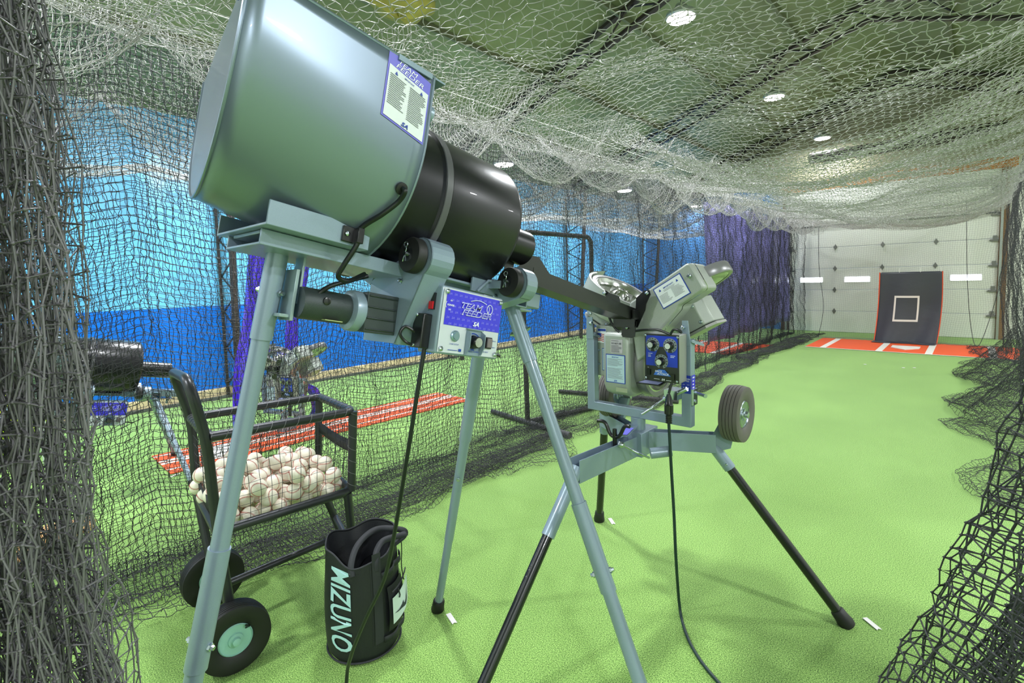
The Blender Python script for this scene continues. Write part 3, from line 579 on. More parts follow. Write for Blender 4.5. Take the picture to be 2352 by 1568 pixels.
# ================================================================== three-wheel pitching machine
def pitching_machine(label, sh=V(0, 0, 0)):
    C0 = V(-1.165, 2.1, 1.275); F = V(0, 1, 0); X = V(1, 0, 0); Z = V(0, 0, 1)
    root = empty('pitching_machine', V(-1.15, 2.1, 0), label, 'pitching machine', 'three-wheel pitching machines')
    WR = .170
    def wheel(c, n, name='throwing_wheel'):
        q = MB(); q.lathe(c, n, [(WR-.022, -.026), (WR-.003, -.026), (WR, -.02), (WR, .02), (WR-.003, .026), (WR-.022, .026)], 72, closed=True); w = q.build(name, mat('wheel_urethane', (120, 120, 122), .3, .2), root)
        q = MB(); q.lathe(c, n, [(WR-.021, -.024), (WR-.021, .022), (WR-.03, .024), (WR-.036, .012), (WR-.05, -.002), (.055, -.006), (.05, .006), (.03, .026), (.022, .03), (.012, .03), (.012, .034), (.006, .034), (.006, -.03), (.03, -.028), (.06, -.016), (WR-.04, -.016), (WR-.028, -.024)], 60); q.build('hub_dish', ALU, w)
        q = MB()
        a_, b_ = perp(n)
        for k in range(6): t = k*math.pi/3; d = a_*math.cos(t)+b_*math.sin(t); q.box(c+Vector(n)*.012+d*.042, (.016, .005, .012), (d, Vector(n).cross(d), Vector(n)))
        q.build('spoke_ribs', ALU, w); return w
    thL, thR = R(150), R(30)
    rl = V(math.cos(thL), 0, math.sin(thL)); rr = V(math.cos(thR), 0, math.sin(thR))
    nl = V(math.sin(thL), 0, -math.cos(thL)); nr = V(-math.sin(thR), 0, math.cos(thR))
    if nl.z < 0: nl = -nl
    if nr.z < 0: nr = -nr
    cyw = .15
    cL = C0+rl*.205+F*cyw+nl*.03; cR = C0+rr*.265+F*(cyw+.07)+nr*.052; cB = C0+V(.035, cyw-.02, -.195)
    wheel(cL, nl); wheel(cR, nr); wheel(cB, V(1, 0, 0))
    # --- left guard: open half shroud round the near side of the wheel
    q = MB(); pts = []; Rg = .190
    for i in range(25): t = math.pi+math.pi*i/24; pts.append((Rg*math.cos(t), Rg*math.sin(t)))
    def g(c, r_, n, x, y, h): return c+r_*x+F*y+n*h
    outer = [g(cL, rl, nl, -x, y, 0) for x, y in pts]
    rowsA = [[p+nl*h for p in outer] for h in (-.095, -.06, 0, .026, .036, .033)]
    q.grid(rowsA); inner = [g(cL, rl, nl, -x*.93, y*.93, .033) for x, y in pts]; q.grid([rowsA[-1], inner]); q.grid([inner, [g(cL, rl, nl, -x*.93, y*.93, -.03) for x, y in pts]])
    # side extension away from the camera and closed underside
    q.prism([rowsA[0][i] for i in range(25)]+[g(cL, rl, nl, -Rg, .06, -.095), g(cL, rl, nl, Rg, .06, -.095)], nl*.004)
    q.grid([[g(cL, rl, nl, Rg, y, h) for y in (0, .05, .09)] for h in (-.095, .0, .036)])
    gl = q.build('left_wheel_guard', GC, root)
    # --- right guard: deep cast box with a flat label face
    Yf = -.045
    def k(x, y, h): return C0+rr*x+F*y+nr*h
    q = MB(); face = [(.03, .062), (.05, .088), (.372, .100), (.385, .09), (.385, -.022), (.375, -.035), (.25, -.04), (.235, -.055), (.13, -.09), (.02, -.16), (-.06, -.17)]
    q.prism([k(x, Yf, h) for x, h in face], F*.05); q.grid([[k(x, Yf+.05, h) for x, h in face+[face[0]]], [k(x*(.98), Yf+.165, h*.98) for x, h in face+[face[0]]]])
    gr = q.build('right_wheel_guard', GC, root, bev=.009)
    lf = lambda x, y, kk=1: k(.255+x, Yf-.0015-.001*kk, .030+y)
    q = MB(); quad(q, lf, -.072, -.050, .072, .050); lb = q.build('warning_label', LBLUE, gr, smooth=False)
    q = MB(); quad(q, lf, -.068, -.046, .068, .046, 1, 2); q.build('label_field', LBL, lb, smooth=False)
    q = MB(); put_text(q, 'IMPORTANT!', lambda x, y: lf(x, y+.030, 3), .052, .007, .02)
    for sx in (-.045, .045): q.add([lf(sx-.006, .024, 3), lf(sx+.006, .024, 3), lf(sx, .036, 3)], [(0, 1, 2)])
    q.build('label_marks', LBLUE, lb)
    q = MB(); lines(q, lf, -.03, .03, [.021, .016], .0016, 3, .1); lines(q, lf, -.06, -.006, [.006-.005*i for i in range(8)], .0016, 3, .3, 5); lines(q, lf, .004, .06, [.011-.005*i for i in range(9)], .0016, 3, .3, 6); q.build('label_fine_print', PRINT, lb)
    q = MB(); q.lathe(k(.358, Yf-.002, .045), -F, [(.009, 0), (.009, .01), (.006, .012), (.006, .02)], 10); q.build('stud', ZN, gr)
    # oval emblem + stud on the left guard
    t = math.pi+math.pi*.5-.25; c = cL-rl*(Rg+.002)*math.cos(t)*-1 if False else cL+F*(-Rg-.001)+rl*.02-nl*.025
    q = MB(); vs = []
    for j in range(28): a_ = 2*math.pi*j/28; vs.append(c+rl*(.030*math.cos(a_))+nl*(.026*math.sin(a_)))
    q.prism(vs, -F*.003); em = q.build('round_emblem', LBLUE, gl)
    q = MB(); sa_logo(q, lambda x, y, kk: c-F*.0042-rl*x+nl*y, .040); q.build('emblem_monogram', PRW, em)
    q = MB(); q.lathe(cL+rl*.13-F*.125-nl*.03, (rl*.7-F*.7), [(.006, 0), (.006, .012)], 8); q.build('stud', ZN, gl)
    # --- bottom wheel housing
    q = MB(); hx0, hx1 = -1.292, -1.152
    prof = [(2.02, 1.235), (2.02, .985), (2.04, .945), (2.09, .925), (2.2, .925), (2.2, 1.235)]
    q.prism([V(hx0, y, z) for y, z in prof], X*(hx1-hx0)); hb = q.build('lower_wheel_guard', GC, root, bev=.016)
    hf = lambda cx_, cz: (lambda x, y, kk=1: V(cx_+x, 2.02-.0005-.001*kk, cz+y))
    f = hf(-1.222, 1.065); q = MB(); quad(q, f, -.052, -.068, .052, .068); lb = q.build('warning_label', LBLUE, hb, smooth=False); q = MB(); quad(q, f, -.048, -.064, .048, .064, 1, 2); q.build('label_field', mat('label_pale_blue', (170, 196, 206), .4), lb, smooth=False)
    q = MB(); put_text(q, 'IMPORTANT', lambda x, y: f(x, y+.055, 3), .036, .005, .015); sa_logo(q, lambda x, y, kk: f(x, y-.057, 3), .016); q.build('label_marks', LBLUE, lb)
    q = MB(); lines(q, f, -.042, .042, [.046-.0052*i for i in range(7)]+[.002-.0052*i for i in range(10)], .0016, 3, .35, 8); q.build('label_fine_print', PRINT, lb)
    f2 = hf(-1.215, 1.172); q = MB(); quad(q, f2, -.032, -.032, .032, .032); lb = q.build('caution_label', mat('label_rose_grey', (176, 172, 180), .4), hb, smooth=False)
    q = MB(); put_text(q, 'DO NOT USE', lambda x, y: f2(x, y+.014, 3), .052, .008, .02); lines(q, f2, -.028, .028, [.026, .003, -.003, -.009, -.015, -.021, -.026], .0016, 3, .3, 2); q.build('caution_print', PRD, lb)
    f3 = hf(-1.19, .968); q = MB(); quad(q, lambda x, y, kk=1: f3(x, y, 2)+V(0, .012, 0)*0, -.03, -.010, .03, .010); lb = q.build('serial_plate', mat('label_olive', (146, 156, 128), .5), hb, smooth=False)
    # motors
    def motor(c, ax_, r_, L, name):
        q = MB(); n_ = ax_.normalized(); s_, t_ = r_.normalized(), F
        q.prism([c+s_*x+t_*y for x, y in ((-.075, -.07), (.06, -.075), (.095, -.04), (.095, .09), (-.075, .09))], n_*L); mo = q.build(name, GC, root, bev=.006)
        q = MB(); q.prism([c+n_*(L+.004)+s_*x+t_*y for x, y in ((-.07, -.072), (.06, -.076), (.1, -.04), (.1, .08), (-.07, .08))], n_*.012); q.build('motor_cover', mat('motor_cover_grey', (150, 150, 148), .4, .4), mo)
        for x, y in ((-.06, -.071), (.05, -.075)):
            for h in (.03, L-.02):
                b_ = MB(); b_.lathe(c+s_*x+t_*y+n_*h, -F, [(.009, 0), (.007, .004), (.003, .005)], 14); b_.build('bolt', ZN, mo)
        return mo
    motor(cR-nr*.07-rr*.075-F*.04, -nr, rr, .13, 'right_motor'); motor(cL-nl*.06+rl*.02-F*.0, -nl, rl, .11, 'left_motor')
    q = MB(); q.box2((-1.395, 2.12, 1.0), (-1.28, 2.24, 1.255)); lm = q.build('lower_motor_box', GC, root, bev=.005)
    ff = lambda x, y, kk=1: V(-1.355+x, 2.119-.001*kk, 1.205+y)
    q = MB(); quad(q, ff, -.028, -.036, .022, .036); fb = q.build('flag_label', PRW, lm, smooth=False)
    q = MB(); quad(q, ff, -.026, .022, .02, .034, 1, 2); quad(q, ff, -.026, -.006, -.006, .012, 1, 3); q.build('flag_blue', LBLUE, fb)
    q = MB()
    for i in range(5): q.grid([[ff(-.026+.046*t, .010-i*.0085+.0025*math.sin(t*7), 2), ff(-.026+.046*t, .006-i*.0085+.0025*math.sin(t*7), 2)] for t in np.linspace(0, 1, 12)])
    q.build('flag_stripes', mat('flag_red', (190, 60, 60), .5), fb)
    fc = lambda x, y, kk=1: V(-1.325+x, 2.119-.001*kk, 1.085+y)
    q = MB(); quad(q, fc, -.034, -.056, .04, .056); lb = q.build('speed_chart_label', LBLUE, lm, smooth=False); q = MB(); quad(q, fc, -.031, -.053, .04, .053, 1, 2); q.build('label_field', mat('label_pale_blue', (170, 196, 206)), lb, smooth=False)
    q = MB(); lines(q, fc, -.028, .03, [.045-.0055*i for i in range(17)], .0016, 3, .5, 12); q.build('label_fine_print', PRINT, lb)
    for z in (1.13, 1.06):
        b_ = MB(); b_.lathe(V(-1.375, 2.12, z), -F, [(.006, 0), (.005, .004)], 10); b_.build('screw', ZN, lm)
    # --- control box
    cx0, cx1, cz0, cz1, cyf = -1.060, -.900, 1.035, 1.245, 2.0
    q = MB(); q.box2((cx0, cyf, cz0), (cx1, cyf+.075, cz1)); cb = q.build('control_box', mat('control_case_grey', (150, 152, 150), .4, .3), root, bev=.004)
    bf = lambda x, y, kk=1: V((cx0+cx1)/2+x, cyf-.0005-.001*kk, (cz0+cz1)/2+y)
    q = MB(); quad(q, bf, -.079, -.104, .079, .104); q.build('black_face', BK, cb, smooth=False)
    q = MB(); quad(q, bf, -.073, -.036, .073, .097, 1, 2); q.build('blue_panel', BLUEP, cb, smooth=False)
    q = MB(); q.add([bf(-.012, .05, 3), bf(.012, .05, 3), bf(.03, .005, 3), bf(-.03, .005, 3)], [(0, 1, 2, 3)]); q.build('panel_inset', BK, cb, smooth=False)
    for nm, (x, y) in (('left', (-.040, .058)), ('right', (.040, .058)), ('lower', (.0, -.014))):
        q = MB(); q.lathe(bf(x, y, 3), -F, [(.031, 0), (.031, .001)], 40); dl = q.build('dial_plate', mat('dial_grey', (130, 140, 146), .4), cb)
        q = MB()
        for kk in range(11):
            t = R(230-28*kk); q.box(bf(x+.026*math.cos(t), y+.026*math.sin(t), 4.5), (.0022, .0003, .0022))
        q.add([bf(x-.006, y-.016, 4.6), bf(x-.010, y-.031, 4.6), bf(x+.010, y-.031, 4.6), bf(x+.006, y-.016, 4.6)], [(0, 1, 2, 3)]); q.build('dial_ticks', BK, dl)
        q = MB(); c = bf(x, y, 4); q.lathe(c, -F, [(.019, 0), (.0185, .005), (.0155, .007), (.015, .022), (.0135, .024)], 32); kn = q.build('knob', BK, cb); q = MB(); q.lathe(c-F*.0242, -F, [(.0122, 0), (.0122, .001)], 28); q.build('knob_cap', ALU, kn)
    q = MB()
    put_text(q, 'HACK', lambda x, y: bf(x-.012, y-.058, 5), .034, .009, .02, .25); put_text(q, 'ATTACK', lambda x, y: bf(x+.008, y-.069, 5), .056, .0095, .02, .25)
    q.build('name_lettering', PRW, cb)
    q = MB(); q.add([bf(-.036, -.076, 4), bf(-.026, -.058, 4), bf(-.012, -.05, 4), bf(.016, -.05, 4), bf(.026, -.06, 4), bf(.044, -.076, 4)], [tuple(range(6))]); q.build('name_backing', mat('panel_sky', (52, 110, 215), .3), cb, smooth=False)
    q = MB(); sa_logo(q, lambda x, y, kk: bf(x+.008, y-.093, 4), .016); lines(q, bf, -.035, -.008, [-.093], .0018, 4, 0); lines(q, bf, .022, .045, [-.095], .0018, 4, 0); lines(q, bf, -.062, -.04, [.018, .010, .004], .002, 4, .5); lines(q, bf, .042, .064, [.014, .008], .002, 4, .3); put_text(q, 'ON', lambda x, y: bf(x-.062, y-.045, 4), .006, .003); q.build('panel_print', PRW, cb)
    for x, y in ((-.06, -.065), (.052, -.078)):
        q = MB(); q.box(bf(x, y, 4), (.008, .003, .013)); q.build('rocker_switch', mat('switch_gloss', (6, 6, 8), .15), cb)
    for x, y in ((-.073, .097), (.073, .095), (-.073, -.093), (.071, -.095)):
        q = MB(); q.lathe(bf(x, y, 2), -F, [(.0055, 0), (.005, .003), (.002, .004)], 14); q.build('screw', ZN, cb)
    q = MB(); q.prism([V(-1.085, 1.965, 1.022), V(-.975, 1.965, 1.022), V(-.96, 2.03, 1.035), V(-1.055, 2.03, 1.035)], V(0, 0, .004)); sh_ = q.build('label_shelf', BK, root)
    q = MB(); q.prism([V(-1.075, 1.972, 1.0275), V(-.985, 1.972, 1.0275), V(-.973, 2.02, 1.037), V(-1.05, 2.02, 1.037)], V(0, 0, .001)); q.build('shelf_label', mat('label_mauve', (150, 156, 200), .35), sh_)
    # --- yoke frame of square tube
    xl, xr, zb = -1.403, -.905, .85; hs_ = .0215
    q = MB(); q.prism([V(x, 2.1-hs_, z) for x, z in ((xl-hs_, 1.215), (xl-hs_, zb-hs_), (xr+hs_, zb-hs_), (xr+hs_, 1.215), (xr-hs_, 1.215), (xr-hs_, zb+hs_), (xl+hs_, zb+hs_), (xl+hs_, 1.215))], F*2*hs_); yk = q.build('yoke_frame', G, root, bev=.003)
    for x, sg in ((xl, 1), (xr, -1)):
        q = MB(); q.prism([V(x-hs_, 2.075, 1.19), V(x+hs_, 2.075, 1.19), V(x+hs_*.2*sg+hs_*.6, 2.075, 1.30), V(x-hs_*.8, 2.075, 1.30)], V(0, .006, 0)); q.prism([V(x-hs_, 2.078, 1.215), V(x+hs_*1.2, 2.078, 1.205), V(x+hs_*2.2, 2.16, 1.18), V(x, 2.16, 1.2)], V(0, 0, .012)); q.build('yoke_ear', G, root, bev=.001)
        q = MB(); q.lathe(V(x+sg*.012, 2.075, 1.27), -F, [(.011, 0), (.009, .012), (.005, .014)], 8); q.build('pivot_bolt', ZN, root)
    f = lambda x, y, kk=1: V(xr+x, 2.1-hs_-.0005-.001*kk, 1.02+y)
    q = MB(); quad(q, f, -.0212, -.04, .0212, .04); el = q.build('elevation_label', mat('label_deep_blue', (22, 48, 170), .35), yk, smooth=False)
    q = MB(); put_text(q, 'ELEVATION', lambda x, y: f(x, y+.024, 2), .036, .006, .01); put_text(q, 'CONTROL', lambda x, y: f(x, y+.015, 2), .03, .006, .01); put_text(q, 'LOW', lambda x, y: f(x-.01, y-.001, 2), .01, .0035); put_text(q, 'HIGH', lambda x, y: f(x+.01, y-.001, 2), .011, .0035)
    q.tube([f(.012*math.cos(t), -.012+.014*math.sin(t), 2) for t in np.linspace(math.pi, 2*math.pi, 12)], .0012, 5); q.build('elevation_lettering', PRW, el)
    f = lambda x, y, kk=1: V(xr+hs_+.0005+.001*kk, 2.1+x, 1.02+y)
    q = MB(); quad(q, f, -.019, -.04, .019, .04); el = q.build('side_label', PUR2, yk, smooth=False); q = MB(); put_text(q, 'MADE IN USA', lambda x, y: f(y, -x, 2), .07, .014, .02) if False else lines(q, f, -.01, .01, [.03, .015, 0, -.014, -.028], .006, 2, .4); q.build('side_label_print', PRW, el)
    # crank and clamp
    q = MB(); q.box2((-.985, 2.03, .955), (-.925, 2.11, .995)); q.cyl(onY(1578, 893, 2.04), onY(1528, 915, 2.04), .010, 12); q.lathe(onY(1532, 913, 2.04), onY(1525, 917, 2.04)-onY(1532, 913, 2.04), [(.016, 0), (.016, .012)], 16); q.tube(smooth_path([onY(1528, 915, 2.04), onY(1512, 925, 2.03), onY(1496, 937, 2.0), onY(1474, 951, 1.98)], 5), .006, 10); q.build('elevation_crank', ZN, root)
    q = MB(); q.box2((-.882, 2.08, .93), (-.872, 2.12, 1.0)); q.cyl((-.88, 2.1, .985), (-.815, 2.06, .985), .007, 10); q.lathe((-.815, 2.06, .985), (.85, -.5, 0), [(.009, 0), (.009, .004)], 12); q.lathe((-.872, 2.1, .945), X, [(.009, 0), (.007, .006)], 8); q.build('clamp_handle', ZN, root)
    # plug
    pt = onY(1536, 905, 1.99)
    q = MB(); q.lathe(pt, V(0, 0, -1), [(.008, 0), (.014, .02), (.017, .045), (.019, .047), (.019, .085), (.012, .09), (.011, .125), (.006, .13)], 16)
    for kk in range(4): q.lathe(pt-Z*(.095+kk*.009), V(0, 0, -1), [(.014, 0), (.014, .004)], 14)
    q.build('power_plug', BK, root); q = MB(); q.tube(smooth_path([pt+Z*.002, pt+V(.01, .02, .06), pt+V(.03, .05, .1)], 5), .006, 8); q.build('plug_lead', CORD, root)
    # black sheet brackets round the ball entry, entry tray, wiring
    q = MB(); q.prism([onY(x, y, 2.0) for x, y in ((1432, 742), (1462, 738), (1458, 773), (1452, 776), (1430, 774), (1427, 768))], F*.003); q.build('front_bracket', BK, root)
    q = MB(); q.lathe(onY(1440, 752, 1.996), -F, [(.008, 0), (.007, .006), (.004, .008)], 6); q.build('bracket_bolt', ZN, root)
    q = MB(); q.prism([onY(x, y, 2.015) for x, y in ((1461, 684), (1480, 667), (1491, 666), (1494, 676), (1484, 698), (1482, 712), (1464, 752), (1458, 752))], F*.004); q.build('right_bracket', BK, root)
    q = MB(); q.lathe(onY(1486, 673, 2.01), -F, [(.009, 0), (.008, .006), (.004, .008)], 10); q.build('bracket_bolt', ZN, root)
    q = MB(); q.prism([onY(x, y, 2.02) for x, y in ((1384, 672), (1391, 666), (1400, 672), (1422, 680), (1424, 694), (1400, 690))], F*.004); q.build('left_bracket', BK, root)
    q = MB(); q.lathe(onY(1389, 673, 2.015), -F, [(.009, 0), (.008, .006), (.004, .008)], 10); q.build('bracket_bolt', ZN, root)
    q = MB(); a_ = onY(1420, 728, 2.0); b_ = onY(1462, 733, 2.0); q.box((a_+b_)/2, (.05, .03, .004)); q.box((a_+b_)/2+V(-.05, 0, .02), (.003, .03, .02)); q.box((a_+b_)/2+V(.045, 0, .02), (.003, .03, .02)); q.build('entry_tray', BK, root)
    for nm, ps in (('motor_lead', ((1397, 722), (1404, 740), (1414, 755), (1422, 762))), ('motor_lead', ((1460, 760), (1485, 757), (1510, 757), (1530, 764), (1540, 768))), ('motor_lead', ((1540, 768), (1546, 758), (1556, 757), (1566, 764)))):
        q = MB(); q.tube(smooth_path([onY(x, y, 2.0) for x, y in ps], 6), .0055, 8); q.build(nm, CORD, root)
    # feed chute
    A = onX(1196, 652, -1.16); B = onY(1452, 736, 2.0); B.x = -1.16; d = (B-A).normalized(); s_ = X; n_ = s_.cross(d)
    if n_.z < 0: n_ = -n_
    L = (B-A).length
    return root, (A, B, d, n_, L)
pm, (A, B, d, n_, L) = pitching_machine('grey three-wheel pitching machine with blue control panel, standing on black legs in the middle')
# base of the machine
X = V(1, 0, 0); F = V(0, 1, 0); Z = V(0, 0, 1)
hub = V(-1.15, 2.12, .72)
q = MB(); q.lathe((-1.15, 2.1, .83), -Z, [(.034, 0), (.034, .17), (.03, .175)], 24); q.box2((-1.2, 2.04, .655), (-1.1, 2.2, .77)); q.build('swivel_post', G, pm, bev=.003)
q = MB(); q.prism([onZ(x, y, .79) for x, y in ((1417, 1000), (1445, 975), (1468, 978), (1440, 1003))], V(0, 0, .006)); sp = q.build('swivel_plate', G, pm); q = MB(); q.prism([onZ(x, y, .798) for x, y in ((1422, 997), (1436, 981), (1456, 983), (1440, 999))], V(0, 0, .001)); q.build('swivel_label', PUR, sp)
def beam(a, b, h, t, name, parent=pm, wall=.004, base=None):
    a = V(*a); b = V(*b); d_ = (b-a); L_ = d_.length; d_.normalize(); s_ = d_.cross(Z).normalized(); n2 = s_.cross(d_)
    q = MB(); c = (a+b)/2; q.box(c+s_*t/2, (L_/2, wall/2, h/2), (d_, s_, n2)); q.box(c-s_*t/2, (L_/2, wall/2, h/2), (d_, s_, n2)); q.box(c-n2*(h/2-wall/2), (L_/2, t/2, wall/2), (d_, s_, n2)); return q.build(name, G, parent, bev=.0012)
beam((-1.14, 2.12, .72), (-.845, 2.26, .725), .085, .05, 'right_arm'); beam((-1.15, 2.12, .70), (-1.165, 1.60, .715), .095, .05, 'near_arm'); beam((-1.16, 2.12, .72), (-1.47, 2.30, .725), .085, .05, 'left_arm')
q = MB(); q.prism([V(-.85, 2.235, .685), V(-.85, 2.235, .765), V(-.80, 2.30, .90), V(-.775, 2.33, .88), V(-.80, 2.28, .70)], V(.012, .012, 0)); q.build('wheel_bracket', G, pm)
q = MB(); q.prism([V(-1.46, 2.27, .685), V(-1.46, 2.27, .765), V(-1.36, 2.31, .94), V(-1.30, 2.31, .93), V(-1.35, 2.29, .72)], V(.005, .014, 0)); q.build('wheel_bracket', G, pm)
def tyre(c, r, w, hub_r, name, mt, hm, parent, ax=X, grooves=4):
    q = MB(); prof = [(hub_r, -w*.34), (hub_r+.008, -w*.42), (r*.86, -w*.5), (r*.965, -w*.46)]
    n = grooves
    for i in range(n+1):
        x0 = -w*.42+(w*.84)*i/(n+1); x1 = -w*.42+(w*.84)*(i+1)/(n+1); crown = lambda x: r-(abs(x)/(w/2))**2*.006
        prof += [(crown(x0+.0012), x0+.0012), (crown(x1-.0012), x1-.0012)]
        if i < n: prof += [(crown(x1)-.006, x1-.0008), (crown(x1)-.006, x1+.0008)]
    prof += [(r*.965, w*.46), (r*.86, w*.5), (hub_r+.008, w*.42), (hub_r, w*.34)]
    q.lathe(c, ax, prof, 64, closed=False); t = q.build(name, mt, parent)
    q = MB(); q.lathe(V(*c)+ax*(w*.36), ax, [(hub_r, 0), (hub_r-.004, .004), (hub_r-.012, -.008), (hub_r*.5, -.012), (hub_r*.42, .006), (.016, .008), (.014, .02), (.006, .022)], 40); w_ = q.build('rim', hm, t)
    q = MB(); a_, b_ = perp(ax)
    for k in range(5): tt = 2*math.pi*k/5; q.lathe(V(*c)+ax*(w*.36-.012)+(a_*math.cos(tt)+b_*math.sin(tt))*hub_r*.66, ax, [(.008, 0), (.007, .006), (.003, .008)], 8)
    q.build('rim_nuts', hm, w_); return t
tyre(V(-.765, 2.30, .866), .128, .085, .062, 'transport_tyre', RUBG, ZN, pm); tyre(V(-1.40, 2.30, .866), .128, .085, .062, 'transport_tyre', RUBG, ZN, pm)
q = MB(); q.cyl((-1.36, 2.30, .866), (-1.30, 2.30, .866), .012); q.cyl((-.81, 2.30, .866), (-.76, 2.30, .866), .012); q.build('axle_stub', ZN, pm)
for (a, b, sl) in (((-.845, 2.265, .69), (-.34, 2.40, 0), .10), ((-1.165, 1.60, .70), (-1.20, .99, 0), .26), ((-1.47, 2.31, .69), (-1.645, 2.505, 0), .06)):
    a = V(*a); b = V(*b); d_ = (b-a).normalized()
    q = MB(); q.cyl(a-d_*.03, a+d_*sl, .0265, 24); q.build('leg_socket', G, pm)
    q = MB(); q.cyl(a+d_*(sl-.02), b-d_*.03, .021, 24); lg = q.build('leg', BLACKLEG, pm)
    q = MB(); q.lathe(b-d_*.075, d_, [(.022, 0), (.027, .006), (.029, .035), (.033, .06), (.030, .074)], 24); q.build('rubber_foot', RUB, lg)
    q = MB(); q.lathe(a+d_*(sl-.03)+V(.01, -.024, 0), V(.2, -1, 0), [(.006, 0), (.004, .003)], 10); q.build('rivet', ZN, lg)
q = MB(); q.lathe(onY(1494, 1041, 1.96), V(.75, .6, .12), [(.0235, 0), (.0235, .09), (.019, .09), (.019, .002)], 24); q.build('spare_sleeve', G, pm)
q = MB(); p0 = onX(1412, 990, -1.15); q.tube(smooth_path([p0+V(-.085, -.01, .035), p0+V(-.05, 0, .03), p0+V(-.02, 0, -.02), p0+V(.02, 0, -.02), p0+V(.05, 0, .03), p0+V(.075, .0, .035)], 5), .0085, 10); q.cyl(p0+V(0, 0, -.07), p0+V(0, 0, .01), .010); q.build('tee_handle', BK, pm)
q = MB(); p0 = onX(1424, 1020, -1.12); q.lathe(p0, X, [(.016, 0), (.014, .012), (.008, .02)], 16); q.tube(smooth_path([p0+X*.01, onX(1450, 1032, -1.09), onX(1470, 1042, -1.06), onX(1491, 1051, -1.05)], 5), .0055, 10); q.build('lock_pin', ZN, pm)
# feed chute belongs to the feeder outlet (black bent sheet)
s_ = X; q = MB(); hw = .048
for off, wall in ((hw, .058), (-hw, .055)): q.prism([A+s_*off, B+s_*off, B+s_*off+n_*(.055), A+s_*off+n_*wall*1.0], s_*.002)
q.prism([A-s_*hw, A+s_*hw, B+s_*hw, B-s_*hw], n_*.002)
q.prism([A-s_*hw+n_*.05, A-s_*hw+n_*.05+d*.27, A-s_*hw+n_*.135+d*.13, A-s_*hw+n_*.13+d*.09], s_*.002)
q.prism([A-s_*hw, A-s_*hw+n_*.1, A-s_*hw*.6+n_*.09-d*.07, A-s_*hw*.4-d*.07+n_*.01], s_*.002)
ch = q.build('feed_chute', mat('chute_black', (14, 16, 14), .3, coat=.15), None); tag(ch, 'black bent sheet metal chute leading from the black drum into the pitching machine', 'chute')
q = MB(); q.prism([B+V(-.048, -.02, -.03), B+V(.06, -.02, -.03), B+V(.06, -.02, .02), B+V(-.048, -.02, .02)], F*.006); q.build('chute_hook', BK, ch)
# machine cord
cp = [onY(1536, 968, 1.985), onY(1541, 1060, 1.98), onY(1548, 1180, 1.97), onY(1553, 1290, 1.96)]
cp[-1].z = max(.12, cp[-1].z)
cp += [onZ(1562, 1400, .02), onZ(1578, 1460, .008), onZ(1608, 1515, .008), onZ(1655, 1572, .008), onZ(1720, 1640, .008)]
q = MB(); q.tube(smooth_path(cp, 8), .0065, 10); tag(q.build('power_cord', mat('green_black_cord', (14, 44, 40), .4)), 'dark green power cord hanging from the pitching machine plug down to the turf', 'cord')
# second pitching machine far in the left lane
m2 = pm.copy(); COL.objects.link(m2)
for ch_ in list(pm.children):
    if ch_.name.split('.')[0] in ('leg', 'leg_socket', 'rubber_foot', 'rivet', 'transport_tyre', 'axle_stub', 'wheel_bracket', 'left_arm', 'right_arm', 'near_arm', 'tee_handle', 'lock_pin', 'spare_sleeve', 'swivel_plate'): continue
    copy_tree(ch_, m2)
m2['label'] = 'low grey pitching machine in the left lane between the two violet bundles'
m2.location = V(-5.15, 2.05, -.655); m2.rotation_euler = (0, 0, R(20))
# ================================================================== ball cart
cart = empty('ball_cart', (-2.37, .9, 0), 'charcoal tube ball cart on two pneumatic wheels, loaded with baseballs', 'ball cart')
NL, NR_, FL, FR = V(-2.10, .555, .935), V(-2.10, 1.15, .905), V(-2.64, .63, .900), V(-2.64, 1.245, .878)
NLb, NRb, FLb, FRb = V(-2.10, .56, .560), V(-2.10, 1.12, .535), V(-2.64, .63, .545), V(-2.64, 1.22, .515)
tr = .019
def ctube(name, pts, rad=.05, r=tr, parent=cart): q = MB(); q.tube(arc_corner(pts, rad), r, 14); return q.build(name, PIPE, parent)
ctube('top_rail', [NL, NR_, FR, FL], .06)
ctube('end_crossbar', [FL, NL], .01)
ctube('bottom_rail', [NLb, NRb, FRb, FLb], .05); ctube('end_crossbar', [FLb, NLb], .01)
ctube('corner_post', [NR_, NRb], .01); ctube('corner_post', [FR, FRb], .01)
ctube('push_handle', [NLb, V(-2.10, .545, .93), V(-2.10, .50, 1.165), V(-2.64, .57, 1.125), V(-2.64, .63, .90), FLb], .09)
ctube('wheel_leg', [NLb, V(-2.14, .60, .15)], .01); ctube('wheel_leg', [FLb, V(-2.52, .645, .15)], .01)
ctube('front_leg', [V(-2.10, 1.10, .53), V(-2.13, 1.13, .26), V(-2.13, 1.15, .02)], .05); ctube('front_leg', [V(-2.60, 1.16, .51), V(-2.58, 1.25, .25), V(-2.58, 1.32, .02)], .05)
ctube('lower_brace', [V(-2.36, .64, .20), V(-2.36, 1.20, .20)], .01, .016); ctube('leg_crossbar', [V(-2.13, 1.14, .20), V(-2.58, 1.27, .20)], .01, .016); ctube('axle_bar', [V(-2.60, .655, .20), V(-2.14, .60, .20)], .01, .016)
for (c, s1) in ((V(-2.085, .585, .132), 1), (V(-2.60, .66, .132), 1)):
    t = tyre(c, .132, .082, .062, 'pneumatic_wheel', RUB, mat('mint_rim', (150, 196, 190), .35), cart, V(1, -.08, 0).normalized(), 6)
    q = MB(); q.tube([c+V(.03, .035, .03), c+V(.045, .045, .04), c+V(.046, .03, .05)], .004, 6); q.build('valve_stem', BK, t)
